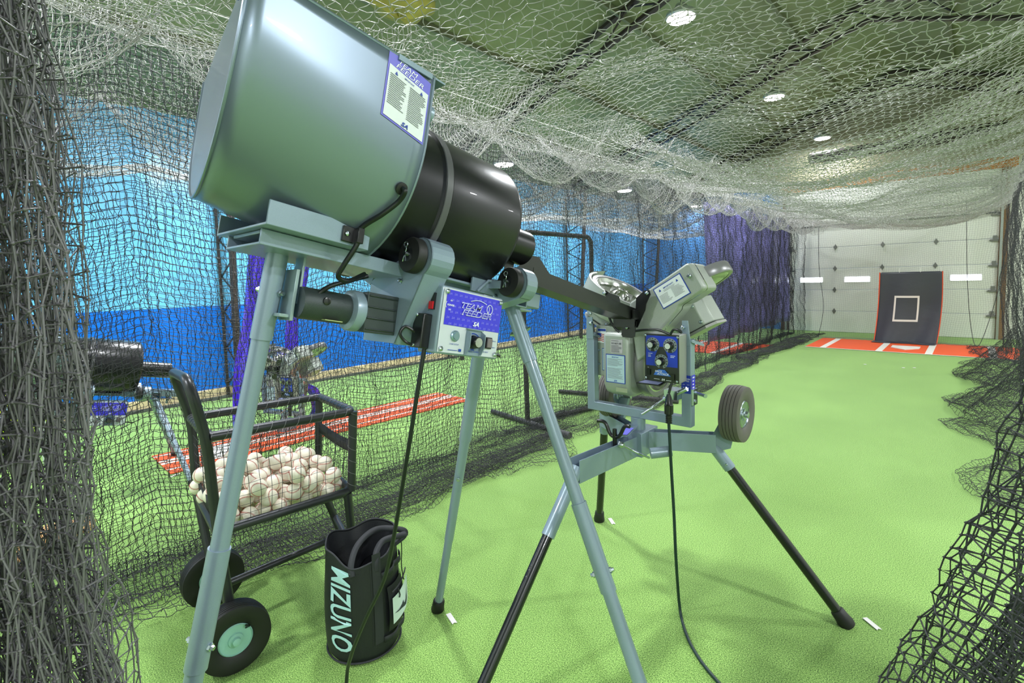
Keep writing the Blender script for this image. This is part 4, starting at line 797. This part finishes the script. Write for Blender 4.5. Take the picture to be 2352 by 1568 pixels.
for a, b, nm in ((NR_.lerp(NRb, .45), FR.lerp(FRb, .45), 'end_strap'), (NLb.lerp(NL, .28), FLb.lerp(FL, .25), 'side_strap')):
    q = MB(); P = [[a.lerp(b, i/16)+V(0, -.0, -.05*math.sin(math.pi*i/16)*(1 if nm == 'side_strap' else .2)+h) for h in (-.03, .03)] for i in range(17)]; q.grid(P); q.build(nm, mat('black_webbing', (30, 30, 34), .7), cart, solid=.004)
# netting generator: real twine, one tube per strand
def net_geo(P, r, sides=3, knots=0., step=1):
    P = np.asarray(P, float); n, m, _ = P.shape; V_ = []; F_ = []; off = 0
    for A_ in (P[::step], P.transpose(1, 0, 2)[::step]):
        k, l, _ = A_.shape
        T = np.gradient(A_, axis=1); T /= (np.linalg.norm(T, axis=2, keepdims=True)+1e-9)
        ref = np.zeros_like(T); ref[..., 0] = .31; ref[..., 1] = .42; ref[..., 2] = .85
        bad = np.abs((ref*T).sum(2)) > .93; ref[bad] = (1, 0, 0)
        N1 = np.cross(T, ref); N1 /= (np.linalg.norm(N1, axis=2, keepdims=True)+1e-9); N2 = np.cross(T, N1)
        ang = np.arange(sides)*2*math.pi/sides
        vv = A_[:, :, None, :]+r*(N1[:, :, None, :]*np.cos(ang)[None, None, :, None]+N2[:, :, None, :]*np.sin(ang)[None, None, :, None])
        idx = off+np.arange(k*l*sides).reshape(k, l, sides); i0 = idx[:, :-1]; i1 = idx[:, 1:]
        q = np.stack([i0, np.roll(i0, -1, 2), np.roll(i1, -1, 2), i1], -1).reshape(-1, 4)
        V_.append(vv.reshape(-1, 3)); F_.append(q); off += k*l*sides
    if knots:
        d = np.array([(1, 0, 0), (-1, 0, 0), (0, 1, 0), (0, -1, 0), (0, 0, 1), (0, 0, -1)], float)*knots
        Q = P[::step, ::step].reshape(-1, 3); vv = (Q[:, None, :]+d[None]); base = off+np.arange(len(Q))[:, None]*6
        tri = np.array([(0, 2, 4), (2, 1, 4), (1, 3, 4), (3, 0, 4), (2, 0, 5), (1, 2, 5), (3, 1, 5), (0, 3, 5)])
        V_.append(vv.reshape(-1, 3)); F_.append((base[:, None, :]+tri[None]).reshape(-1, 3))
    return np.concatenate(V_), F_
def net_obj(name, grids, r, m, parent=None, sides=3, knots=0., step=1):
    vs = []; fs4 = []; fs3 = []; off = 0
    for P in grids:
        v, F_ = net_geo(P, r, sides, knots, step)
        for f in F_: (fs4 if f.shape[1] == 4 else fs3).append(f+off)
        vs.append(v); off += len(v)
    v = np.concatenate(vs); lo = parent_loc(parent); v = v-np.array(lo)[None]
    f4 = np.concatenate(fs4); f3 = np.concatenate(fs3) if fs3 else np.zeros((0, 3), int)
    me = bpy.data.meshes.new(name); nv = len(v); nf = len(f4)+len(f3)
    me.vertices.add(nv); me.vertices.foreach_set('co', v.astype(np.float32).ravel())
    me.loops.add(len(f4)*4+len(f3)*3); me.loops.foreach_set('vertex_index', np.concatenate([f4.ravel(), f3.ravel()]).astype(np.int32))
    me.polygons.add(nf); st = np.concatenate([np.arange(len(f4))*4, len(f4)*4+np.arange(len(f3))*3]).astype(np.int32)
    me.polygons.foreach_set('loop_start', st)
    me.update(calc_edges=True); me.polygons.foreach_set('use_smooth', np.ones(nf, bool))
    me.materials.append(m); me.update()
    o = bpy.data.objects.new(name, me); COL.objects.link(o)
    if parent: o.parent = parent
    return o
_ph = rng.uniform(0, 6.28, (60,)); _fr = rng.normal(0, 1, (60, 3))
def wob(x, y, z, s, k=0, n=10):   # smooth pseudo noise in [-1,1]
    o = 0
    for i in range(n):
        f_ = _fr[(i+k*7) % 60]; o = o+np.sin((x*f_[0]+y*f_[1]+z*f_[2])*s+_ph[(i+k*5) % 60])
    return o/math.sqrt(n)/1.2
def bil(a, b, c, d, n, m, sag=0.):   # quad a-b / d-c
    u = np.linspace(0, 1, n)[:, None, None]; v = np.linspace(0, 1, m)[None, :, None]
    a, b, c, d = (np.array(q) for q in (a, b, c, d)); return (a*(1-u)+b*u)*(1-v)+(d*(1-u)+c*u)*v
gr = []
for (a, b, c, d, n, m) in ((NL, NR_, NRb, NLb, 15, 10), (FL, FR, FRb, FLb, 15, 10), (NR_, FR, FRb, NRb, 14, 10), (NLb, NRb, FRb, FLb, 16, 15), (NL, FL, FLb, NLb, 13, 10)):
    P = bil(a, b, c, d, n*2-1, m*2-1); P += np.stack([wob(P[..., 0], P[..., 1], P[..., 2], 16, k)*.006 for k in (1, 2, 3)], -1)
    if (n, m) == (16, 15): uu = np.linspace(0, 1, n*2-1)[:, None]; vv = np.linspace(0, 1, m*2-1)[None]; P[..., 2] -= .05*np.sin(math.pi*uu)*np.sin(math.pi*vv)
    P = P[:, :, :]; gr.append(P[::1, ::1][::2][:, ::2] if False else P[::2, ::2])
net_obj('basket_net', gr, .0011, NETD, cart, 4)
q = MB()
for a, b in ((NL, NR_), (NR_, FR), (FL, FR), (NR_, NRb), (NL, FL)):
    L = (b-a).length; d_ = (b-a).normalized(); s1, s2 = perp(d_); n = int(L*170)
    q.tube([a+d_*(L*i/n)+(s1*math.cos(2*math.pi*i/n*L/.055)+s2*math.sin(2*math.pi*i/n*L/.055))*(tr+.0014) for i in range(n+1)], .0012, 4)
q.build('lacing_cord', mat('lacing_grey', (120, 120, 124), .5), cart)
# baseballs
BALLM = mat('baseball_leather', (238, 230, 214), .45, noise=(9, .06)); SEAM = mat('red_thread', (190, 60, 60), .6)
def seam_pt(t, a=.42, r=1.):   # classic two-lobed seam curve
    x = math.cos(t)+a*math.cos(3*t)*-1*-1*0+0; 
    A = .44; p = V(math.cos(t)*(1)+A*math.cos(3*t), math.sin(t)-A*math.sin(3*t), 2*math.sqrt(A)*math.sin(2*t)); return p.normalized()*r
def make_ball(loc, initials):
    lab_ = 'white baseball marked with blue pen initials, lying in the cart heap' if initials else 'white baseball with red stitching lying in the wire cart heap'
    r = .0368; q = MB(); bm = bmesh.new(); bmesh.ops.create_icosphere(bm, subdivisions=3, radius=r); q.add([v.co for v in bm.verts], [[v.index for v in f.verts] for f in bm.faces]); bm.free()
    o = q.build('baseball', BALLM); tag(o, lab_, 'baseball', 'initialled baseballs in the ball cart' if initials else 'baseballs in the ball cart')
    q = MB(); N = 84; P = [seam_pt(2*math.pi*i/N, r=r+.0002) for i in range(N)]; q.tube(P, .0005, 4, closed=True)
    for i in range(N):
        p = P[i]; d_ = (P[(i+1) % N]-P[i-1]).normalized(); s_ = p.normalized().cross(d_)
        for sg in (1, -1): q.tube([p, p+s_*sg*.0032+d_*.0016+p.normalized()*.0001], .00055, 3)
    q.build('stitching', SEAM, o)
    if initials:
        q = MB()
        def fn(x, y):
            return V(x, -math.sqrt(max(1e-6, (r+.0004)**2-x*x-y*y)), y)
        put_text(q, 'FR', fn, .020, .012, 0, .2); q.build('pen_initials', mat('blue_pen', (60, 80, 190), .5), o)
    o.location = loc; return o
b0 = make_ball((0, 0, 0), False); b1 = make_ball((0, 0, 0), True)
rr = random.Random(11); spots = []
def floor_z(x, y): u = (y-.56)/.6; v = (x+2.1)/-.54; return .530-.045*math.sin(math.pi*min(max(u, 0), 1))*math.sin(math.pi*min(max(v, 0), 1))-.02*u
def rest_z(x, y):
    z = floor_z(x, y)+.0375
    for (a, b, c) in spots:
        dd = (a-x)**2+(b-y)**2
        if dd < .0737**2: z = max(z, c+math.sqrt(.0737**2-dd))
    return z
for k in range(96):
    best = None
    for t in range(70):
        x = rr.uniform(-2.585, -2.16); y = rr.uniform(.61, 1.10); z = rest_z(x, y); cost = z+.30*max(0, y-.80)**1.0*.55
        if best is None or cost < best[0]: best = (cost, x, y, z)
    if best[3] < .80: spots.append(best[1:])
first = {False: True, True: True}
for i, (x, y, z) in enumerate(spots):
    ini = (i % 4 == 1); src = b1 if ini else b0
    o = src if first[ini] else copy_tree(src); first[ini] = False
    zone = 'in the bottom row against the near netting' if (x > -2.24 and z < .60) else 'on top of the heap' if z > .70 else 'at the handle end' if y < .74 else 'at the far right end of the heap' if y > 1.0 else 'in the middle of the heap'
    o['label'] = ('baseball with blue pen initials, ' if ini else 'plain white red-stitched baseball, ')+zone+' in the cart'; o['group'] = ('initialled' if ini else 'plain')+' baseballs '+zone
    o.location = (x, y, z)
    if ini: o.rotation_euler = (rr.uniform(-.7, .3), rr.uniform(-.9, .9), math.atan2(x, -y)*-1+rr.uniform(-.5, .5)+R(62))
    else: o.rotation_euler = (rr.uniform(0, 6.28), rr.uniform(0, 6.28), rr.uniform(0, 6.28))

# ================================================================== black gear bag
bag = empty('gear_bag', (-1.83, 1.03, 0), 'black cylindrical baseball bag with pale vertical lettering standing beside the cart', 'gear bag')
BAGM = mat('bag_black', (22, 24, 30), .55, bump=(160, .3, .002), noise=(4, .2)); WEB = mat('webbing_black', (38, 40, 46), .65); PALE = mat('bag_pale_print', (168, 208, 214), .4)
cb_ = V(-1.835, 1.005, 0); H0 = .425
CA = math.atan2(-1.03, 1.835)      # direction facing the camera
def bg(t, z, off=0.):    # t angle about the bag axis (0 = towards the camera, + = photo right), z height
    k = 1+.03*math.sin(3*t+1.3)*(z/.4)+.02*math.sin(7*t+z*9)*(z/.5)
    r = (.147+.006*math.sin(z*10))*k+off
    a = CA+t; q = V(math.cos(a)*r, math.sin(a)*r, 0); lean = V(-.01, .01, 0)*(z/.4)
    return cb_+q+lean+V(0, 0, z)
def top(t): return H0-.022*math.cos(t+.25)-.018*math.cos(2*t-.4)+.008*math.sin(5*t)
q = MB(); rows = []
N = 72
for j in range(25):
    f_ = j/24; rows.append([bg(2*math.pi*i/N, f_*top(2*math.pi*i/N)+.004, -.012 if j == 0 else (.0 if j > 1 else -.002)) for i in range(N+1)])
q.grid(rows)
inner = [[bg(2*math.pi*i/N, top(2*math.pi*i/N)-.002-.03*j, -.006-.014*j*(.6+.4*math.sin(4*2*math.pi*i/N))) for i in range(N+1)] for j in range(6)]
q.grid(inner); q.add([cb_+V(0, 0, .1)]+[bg(2*math.pi*i/N, .1, -.03) for i in range(N)], [(0, i+1, (i+1) % N+1) for i in range(N)])
q.add([bg(2*math.pi*i/N, .004, -.012) for i in range(N)], [tuple(range(N))]); q.build('body', BAGM, bag)
q = MB(); q.tube([bg(2*math.pi*i/N, top(2*math.pi*i/N)+.003, -.002) for i in range(N)], .0035, 6, closed=True); q.build('top_piping', WEB, bag); q = MB(); q.tube([bg(2*math.pi*i/N, .012, .001) for i in range(N)], .004, 6, closed=True); q.build('base_piping', WEB, bag)
def bfm(t0, z0, k=1): return lambda x, y, kk=1: bg(t0+x/.138, z0+y, .002+.0012*(k+kk))
q = MB(); f = bfm(-.62, .225); put_text(q, 'MIZUNO', lambda x, y: f(y, -x, 1), .325, .088, .018, .25); q.build('vertical_lettering', PALE, bag)
for t0 in (.22, .33):
    q = MB(); q.tube([bg(t0, .06+.33*i/10, .001) for i in range(11)], .0012, 4); q.build('seam', WEB, bag)
q = MB(); q.grid([[bg(.26+.24*i/4, .07+.36*j/20, .003) for j in range(21)] for i in range(5)]); q.build('webbing_panel', WEB, bag)
q = MB(); q.grid([[bg(.62+.9*i/12, .10+.18*j/8, .022*math.sin(math.pi*min(1, .12+i/13))**.4*math.sin(math.pi*min(.97, .06+j/8.6))**.4+.003) for j in range(9)] for i in range(13)]); pk = q.build('pocket', BAGM, bag)
q = MB(); q.grid([[bg(.66+.82*i/12, .135+.105*j/8+.02*i/12, .031) for j in range(9)] for i in range(13)]); pp = q.build('pocket_panel', mat('pocket_pale', (206, 222, 222), .4), pk)
f = lambda x, y: bg(1.02+x/.138, .175+y, .0335)
def outl(ps): return [f(x/1000, y/1000) for x, y in ps]
q = MB(); q.add(outl([(-46, 2), (-26, 3), (-8, 10), (2, 20), (4, 6), (14, 0), (24, 6), (28, 22), (46, 62), (34, 22), (34, 0), (20, -14), (6, -10), (-10, -4), (-30, -2)]), [(0, 1, 14), (1, 2, 13, 14), (2, 3, 4), (2, 4, 12, 13), (4, 5, 11, 12), (5, 6, 10, 11), (6, 7, 9, 10), (7, 8, 9)]); q.build('bird_mark', mat('mark_charcoal', (44, 48, 60), .5), pp)
q = MB(); q.tube([bg(.68+.8*i/8, .262+.02*i/8, .028) for i in range(9)], .003, 6); q.tube([bg(.86, .26, .032), bg(.87, .235, .036), bg(.86, .225, .034)], .003, 6); q.build('zip', WEB, pk)
for z in (.335, .075):
    q = MB(); P = [[bg(.5+1.1*i/10, z+h+.01*i/10, .004+.012*abs(math.sin(i*.63))) for h in (-.012, .012)] for i in range(11)]; q.grid(P); q.build('webbing_loop', WEB, bag, solid=.003)
def strap(pts, w=.012, nm='shoulder_strap'):
    P = smooth_path(pts, 8); q = MB(); rows = []
    for i, p in enumerate(P):
        d_ = (P[min(i+1, len(P)-1)]-P[max(i-1, 0)]).normalized(); s_ = d_.cross(V(.6, -.6, .5)).normalized(); rows.append([p-s_*w, p+s_*w])
    q.grid(rows); q.build(nm, WEB, bag, solid=.003)
strap([bg(-.25, .36, .004), bg(-.3, .40, -.01), bg(-.2, .445, -.06), bg(.9, .465, -.09), bg(1.7, .455, -.05), bg(1.55, .44, .03), bg(1.5, .42, .035), bg(1.2, .41, .0)]); strap([bg(.36, .36, .004), bg(.36, .40, .002), bg(.5, .43, -.02), bg(.9, .445, -.02), bg(1.3, .44, .03), bg(1.5, .43, .045)])
q = MB(); q.tube(smooth_path([bg(1.2, .43, .0), bg(1.4, .42, .02), bg(1.5, .36, .02), bg(1.45, .30, .015), bg(1.4, .24, .02)], 6), .0022, 6); q.build('drawcord', CORD, bag)

# ================================================================== pipe screen frame by the divider net
e = empty('pipe_screen_frame', (-3.3, 4.4, 0), 'black bent pipe screen frame standing behind the divider netting beside the chute', 'screen frame')
def ptube(name, pts, rad=.12, r=.026): q = MB(); q.tube(arc_corner(pts, rad, 8), r, 12); q.build(name, mat('frame_black_brown', (52, 50, 50), .5), e)
ptube('upright_frame', [(-3.32, 3.76, .03), (-3.32, 3.72, 1.97), (-3.32, 4.97, 1.97), (-3.32, 4.98, .03)]); ptube('base_foot', [(-3.9, 3.82, .03), (-2.71, 3.66, .03)]); ptube('base_foot', [(-3.9, 5.05, .03), (-2.47, 5.46, .03)]); ptube('base_rail', [(-3.32, 3.76, .03), (-3.0, 4.98, .03)])
q = MB(); q.cyl((-2.9, 3.685, .03), (-2.71, 3.66, .03), .031); q.build('foam_sleeve', mat('foam_grey', (74, 74, 76), .8), e)
q = MB(); q.cyl((-2.62, 5.42, .03), (-2.47, 5.46, .03), .031); q.build('foam_sleeve', mat('foam_grey', (74, 74, 76)), e)

# ================================================================== left lane bits
e = empty('grey_tube_rack', (-5.6, .1, 0), 'light grey tubular rack at the far left behind the dark netting', 'rack')
for nm, ps in (('rail', [(-5.6, -.15, 1.12), (-5.6, .25, 1.14)]), ('rail', [(-5.6, -.15, .88), (-5.6, .25, .90)]), ('rail', [(-5.6, -.15, .30), (-5.6, .32, .33)]), ('leg', [(-5.6, .25, 1.16), (-5.6, .30, .0)]), ('leg', [(-5.6, -.12, 1.14), (-5.6, -.08, .0)]), ('leg', [(-5.9, .25, 1.14), (-5.9, .3, 0)])):
    q = MB(); q.tube(ps, .022, 10); q.build(nm, mat('pale_grey_tube', (176, 182, 182), .4), e)
q = MB(); P = []
for i in range(14):
    f_ = i/13; r = .26*(math.sin(math.pi*(.12+f_*.80))**.6); P.append([V(-6.2+r*math.cos(t)*(1+.1*math.sin(3*t+f_*4)), .05+r*1.1*math.sin(t)*(1+.08*math.sin(5*t)), .02+.68*f_) for t in np.linspace(0, 2*math.pi, 25)])
q.grid(P); tag(q.build('ball_sack', mat('neon_yellow', (206, 240, 10), .5, bump=(14, .5, .02))), 'bright neon yellow sack on the turf at the far left edge behind netting', 'sack')
TAN = mat('tan_leather', (214, 164, 108), .45, noise=(5, .18))
def glove(c, yaw, s, label):
    e = empty('fielding_glove', c, label, 'baseball glove', 'tan gloves behind the left netting'); c = V(*c); a = V(math.cos(yaw), math.sin(yaw), 0); b = V(-math.sin(yaw), math.cos(yaw), 0)
    q = MB(); q.grid([[c+a*(.10*s*math.cos(t)*math.cos(p))+b*(.13*s*math.sin(t)*math.cos(p))+V(0, 0, .07*s*(1+math.sin(p))) for t in np.linspace(0, 2*math.pi, 21)] for p in np.linspace(-1.5, 1.5, 11)]); q.build('palm', TAN, e)
    for i, off in enumerate((-.09, -.045, 0, .045, .10)):
        q = MB(); L = (.13, .16, .165, .15, .11)[i]*s; base = c+b*off*s+a*.06*s+V(0, 0, .07*s); q.tube(smooth_path([base, base+a*L*.5+V(0, 0, .035*s), base+a*L+V(0, 0, .03*s)], 4), .03*s, 10, rs=[(.029-.001*k)*s for k in range(9)]); q.build('finger', TAN, e)
glove((-3.78, .0, 0), .5, 1.15, 'large tan leather glove on the turf at the lower left edge, nearer one'); glove((-3.9, .17, 0), 1.1, 1.0, 'tan leather glove on the turf at the lower left, behind the nearer glove')
# ================================================================== cables and hooks
HK = mat('steel_hook', (200, 206, 210), .25, .9)
def cable(x, z, label, y0=-2.5, y1=13.6):
    e = empty('support_cable', (x, 0, z), label, 'cable', 'white cables carrying the cage netting')
    q = MB(); q.tube([(x, y, z) for y in np.linspace(y0, y1, 12)], .0035, 6); q.build('wire', WH, e)
    y = y0+.4
    while y < y1:
        q = MB(); q.tube([(x, y, z+.012), (x+.012, y, z+.004), (x+.012, y, z-.06), (x, y, z-.072), (x-.012, y, z-.06), (x-.012, y, z+.004)], .0035, 6, closed=True); q.build('snap_hook', HK, e); y += 1.05
cable(-2.9, 2.90, 'white support cable with snap hooks over the divider netting, nearer of the left pair'); cable(-3.3, 2.93, 'white support cable with snap hooks over the left lane side of the divider')
cable(.52, 2.90, 'white support cable with snap hooks on the right side of the cage', -1.5, 13.2)
# ================================================================== netting
CELL = .040
def hang(X0, y0, y1, ztop, side, label, name='divider_net', fold=.05, pool=.35, k=0, cell=CELL, slack=1.25, r=.0013, m=None, sub=2):
    """net hanging in the x = X0 line, bottom lying on the turf towards `side`"""
    n = int((y1-y0)*slack/cell); L = ztop+pool; mm = int(L/cell)
    s = np.linspace(0, L, mm*sub-(sub-1))[None, :]; t = np.linspace(0, 1, n*sub-(sub-1))[:, None]
    y = y0+(y1-y0)*t+0*s
    y = y+.10*wob(y, 0*y, s*.25, 3.2, k)+.035*wob(y, 0*y, s*.5, 11, k+1)
    zt = ztop-.10*np.abs(np.sin(math.pi*(y-y0-.4)/1.05))
    z = zt-s*(1+.0*y); fl = z < .02
    over = np.where(fl, .02-z, 0)
    g_ = .4+.9*np.clip((ztop-z)/ztop, 0, 1.2)
    x = X0+fold*g_*wob(y, 0*y, z*.35, 5.0, k+2)+.018*wob(y, z*0, z, 17, k+3)
    x = x+side*over*(.75+.25*wob(y, 0*y, over*2, 2.4, k+4))
    z = np.where(fl, .012+.035*np.abs(wob(y, over*9, over*6, 4, k+5))*np.clip(over*6, 0, 1), z)
    P = np.stack([x, y, z], -1); P += rng.normal(0, .0035, P.shape); P[..., 2] = np.maximum(P[..., 2], .006)
    return P
def zig(P, d):     # knots pulled alternately sideways so the cells read as diamonds
    n, m, _ = P.shape; i = np.arange(n)[:, None]; j = np.arange(m)[None, :]; k = ((i % 2 == 0) & (j % 2 == 0)); sgn = np.where(((i//2)+(j//2)) % 2 == 0, 1., -1.)*k
    T = np.gradient(P, axis=0); T /= (np.linalg.norm(T, axis=2, keepdims=True)+1e-9); return P+T*(sgn*d)[..., None]
def obj_net(name, grids, label, r=.0016, m=NET, group=None, sides=3, knots=0., step=2, z=0.):
    if z: grids = [zig(P, z) for P in grids]
    return tag(net_obj(name, grids, r, m, None, sides, knots, step), label, 'netting', group)
obj_net('divider_net', [hang(-2.95, -.9, 13.4, 2.84, 1, '', k=0, pool=.42, slack=1.35)], 'black divider net hanging behind the ball cart, its hem piled on the turf', m=NETD, z=.004, r=.0017)
obj_net('divider_net', [hang(-3.14, -.9, 13.4, 2.86, -1, '', k=6, pool=.2, slack=1.45), hang(-3.19, -.9, 13.4, 2.86, -1, '', k=13, pool=.1, slack=1.25)], 'second black divider net of the left lane, hanging just behind the first one', m=NETD)
# extra hem rolls lying on the turf along the divider
def roll(y0, y1, x0, amp, rad, label, k, n_=None):
    n = int((y1-y0)*1.5/CELL); m_ = 14; t = np.linspace(0, 1, n*2)[:, None]; a = np.linspace(0, 1, m_*2)[None, :]
    y = y0+(y1-y0)*t+.03*wob(t*9, a*3, 0*t, 2, k); th = a*2*math.pi*1.15
    rr_ = rad*(1+.35*wob(y, a*2, 0*y, 4, k+1)); x = x0+amp*wob(y, 0*a, 0*y, 1.4, k+2)+rr_*np.cos(th)*1.6; z = .012+rad*.55*(1+np.sin(th))*(.7+.4*wob(y, a, 0*y, 6, k+3))
    P = np.stack([x+0*z, y+0*z, z], -1)+rng.normal(0, .004, (n*2, m_*2, 3)); P[..., 2] = np.maximum(P[..., 2], .006); return P
obj_net('net_hem', [roll(.2, 4.0, -2.93, .05, .11, '', 3), roll(.6, 3.6, -2.80, .05, .07, '', 8)], 'bunched black net hem lying on the turf behind the bag and cart', m=NETD)
obj_net('net_hem', [roll(4.6, 12.2, -2.72, .10, .10, '', 12)], 'bunched black net hem lying on the turf beyond the pitching machine', m=NETD)
# ceiling nets
def ceil_net(x0, x1, y0, y1, ztop, sag, k, hooks=1.05, pw=.62, cell=.050, slackx=1.3):
    n = int((x1-x0)*slackx/cell); m = int((y1-y0)*1.22/cell); a = np.linspace(0, 1, n*2-1)[:, None]; b = np.linspace(0, 1, m*2-1)[None, :]
    x = x0+(x1-x0)*a+0*b; y = y0+(y1-y0)*b+0*a
    x = x+.07*wob(x, y, 0*x, 2.6, k)*np.sin(math.pi*a); y = y+.10*wob(x, y, 0*x, 2.9, k+1)
    prof = (4*a*(1-a))**pw; edge = np.minimum(a, 1-a)*(x1-x0)
    sc = np.abs(np.sin(math.pi*(y-y0-.4)/hooks))*np.exp(-edge/.55)*.16
    z = ztop-sag*prof*(1+.28*wob(x, y, 0*x, 1.15, k+2))-sc+.045*wob(x, y, 0*x, 3.4, k+3)*np.clip(edge*3, 0, 1)+.008*wob(x, y, 0*x, 12, k+4)
    return np.stack([x, y, z], -1)+rng.normal(0, .004, x.shape+(3,))
obj_net('ceiling_net', [ceil_net(-2.9, .52, -1.2, 13.0, 2.86, .50, 20), ceil_net(-2.1, .45, 3.4, 12.6, 2.76, .42, 26, slackx=1.5)], 'lamplit-grey ceiling net sagging over the cage between the cables', r=.0020, m=NET_LIT, z=.011)
obj_net('ceiling_net', [ceil_net(-7.3, -3.3, -1.2, 13.4, 2.95, .42, 30, pw=1.15, slackx=1.1)], 'lamplit-grey ceiling net sagging over the left lane in front of the blue wall', r=.0019, m=NET_LIT, z=.011)
# scalloped extra net hanging from the left cables
def scallop(X0, y0, y1, k, depth=.62, out=.35):
    n = int((y1-y0)*1.4/CELL); m = int(depth*2.0/CELL); t = np.linspace(0, 1, n*2-1)[:, None]; s = np.linspace(0, 1, m*2-1)[None, :]
    y = y0+(y1-y0)*t+.05*wob(t*12, s*3, 0*t, 2, k); sc = np.abs(np.sin(math.pi*(y-y0-.4)/1.05))**.8
    z = 2.86-.18*sc-depth*np.sin(math.pi*s)**.7*(.45+.55*sc)*(1+.2*wob(y, s, 0*y, 2, k+1)); x = X0+out*s*1.6+.04*wob(y, s*4, 0*y, 5, k+2)
    return np.stack([x+0*z, y, z+0*x], -1)+rng.normal(0, .004, (n*2-1, m*2-1, 3))
obj_net('draped_net', [scallop(-2.9, .2, 12.6, 40, .40, .45)], 'loose lamplit-grey net swagged in scallops below the nearer left cable', r=.0018, m=NET_LIT)
obj_net('draped_net', [scallop(-4.3, .2, 12.6, 44, .42, .62)], 'loose lamplit-grey net swagged in scallops over the left lane', r=.0018, m=NET_LIT)
# end net in front of the door
def end_net():
    x0, x1 = -2.9, .5; n = int((x1-x0)*1.15/CELL); m = int(3.2/CELL); a = np.linspace(0, 1, n*2-1)[:, None]; s = np.linspace(0, 3.15, m*2-1)[None, :]
    x = x0+(x1-x0)*a+.05*wob(a*3, s*.5, 0*a, 3, 50)+0*s; z = 2.86-.1*np.abs(np.sin(a*math.pi*3))-s; y = 12.95+.10*wob(x, z*.4, 0*x, 2.2, 51)-.10*(s/3); fl = z < .02; over = np.where(fl, .02-z, 0)
    y = y-over*.7; z = np.where(fl, .012+.03*np.abs(wob(x, over*8, 0*x, 5, 52)), z); P = np.stack([x, y, z], -1)+rng.normal(0, .003, x.shape+(3,)); P[..., 2] = np.maximum(P[..., 2], .006); return P
obj_net('end_net', [end_net()], 'pale looking end net hanging in front of the white door behind the backstop', r=.0010)
for ps, l in ((((-2.55, 12.85, 2.8), (-2.52, 12.8, 1.6), (-2.42, 12.8, .7), (-2.5, 12.75, .02)), 'dark border rope hanging down the end net near the left edge of the door'), (((-.13, 12.85, 2.8), (-.08, 12.8, 1.4), (.0, 12.8, .4), (.1, 12.5, .02), (.25, 12.7, .5), (.45, 12.8, 1.6)), 'dark border rope looping down the end net near the right edge of the door')):
    q = MB(); q.tube(smooth_path(ps, 8), .005, 5); tag(q.build('border_rope', NETD), l, 'rope')
# right hand net, with folds spilling on to the turf
P = hang(.45, 4.2, 12.6, 2.84, -1, '', k=24, pool=.5, slack=1.5, fold=.09)
def spill(yc, xw, k, hh):
    n, m = 60, 34; a = np.linspace(0, 1, n)[:, None]; b = np.linspace(0, 1, m)[None, :]
    x = .45-xw*np.sin(math.pi*a)**.8*(1-b**2.0)*(1-.25*b); y = yc+(a-.5)*hh+.05*wob(a*4, b*3, 0*a, 3, k)-.1*b; z = .015+.62*b**1.7+.03*np.abs(wob(a*5, b*6, 0*a, 3, k+1))*(1-b)
    P = np.stack([x+0*z, y+0*z, z], -1)+rng.normal(0, .006, (n, m, 3)); P[..., 2] = np.maximum(P[..., 2], .006); return P
obj_net('right_side_net', [P], 'dark net wall bunched along the right edge of the cage', m=NETD)
obj_net('net_hem', [spill(9.3, .62, 3, 2.2), spill(9.0, .5, 5, 1.9)], 'bunched dark net spilling on to the turf by the right edge of the orange mat', m=NETD)
obj_net('net_hem', [spill(7.0, .60, 7, 2.0), spill(6.8, .48, 9, 1.7)], 'bunched dark net spilling on to the turf at the right, nearer of the two folds', m=NETD)
# near right drape: diagonal folds pulled towards the lower right corner
def near_right(k, dx, dy, n=46, m=64):
    t = np.linspace(0, 1, n)[:, None]; s = np.linspace(0, 1, m)[None, :]       # t across folds, s downwards
    z = 2.4*(1-s)+.012+0*t
    edge = .20-.40*np.clip(1-z/1.55, 0, 1)**.95                                 # left hem moves towards the cage as it falls
    y = 1.42+.55*t+dy+.10*wob(t*5, s*2, 0*t, 3, k)*(.3+s); x = edge+dx+.50*t**.9*(.35+.65*s)+.10*np.sin(t*22+s*2)*(.25+.6*s)+.05*wob(t*8, s*4, 0*t, 3, k+1)
    P = np.stack([x, y+0*x, z+0*x], -1); P += rng.normal(0, .005, P.shape); return P
obj_net('near_right_net', [near_right(2, 0, 0), near_right(9, .07, .22), near_right(15, .10, -.05)], 'coarse black knotted net draped in the lower right foreground', r=.0020, m=NETD, sides=5, knots=.0052, step=1)
# near left drape: tightly gathered folds in front of the lens side
def near_left(k, X0, y0, y1, n, m, flare, zt=2.7, amp=.05, fr=46.):
    t = np.linspace(0, 1, n)[:, None]; s = np.linspace(0, 1, m)[None, :]; z = zt*(1-s)+.01+0*t
    w = 1+flare*np.clip((1.15-z)/1.15, 0, 1)**1.3
    y = y0+(y1-y0)*t*w+.012*np.sin(t*fr*1.3+s*5)+.02*wob(t*6, s*7, 0*t, 2, k)*w; x = X0+amp*np.sin(t*fr+1.5*np.sin(s*4+k))*(.6+.5*s)+.03*wob(t*4, s*5, 0*t, 2, k+1)-.10*s
    P = np.stack([x, y, z+.02*wob(t*9, s*6, 0*t, 2, k+2)], -1); P += rng.normal(0, .004, P.shape); P[..., 2] = np.maximum(P[..., 2], .006); return P
NETN = mat('net_twine_grey', (104, 101, 106), .5, spec=.6)
obj_net('near_left_net', [near_left(3, -.86, -.22, .085, 70, 70, .62, fr=52), near_left(8, -.95, -.18, .10, 60, 70, .75), near_left(14, -.80, -.22, .070, 80, 74, .45, fr=60.), near_left(21, -1.02, -.2, .095, 70, 74, .55, fr=38.), near_left(27, -.90, -.24, .06, 80, 74, .4, fr=70.)], 'dark net gathered into dense vertical folds at the left edge, close to the camera', r=.0013, m=NETN, sides=4, knots=.0032, step=1)
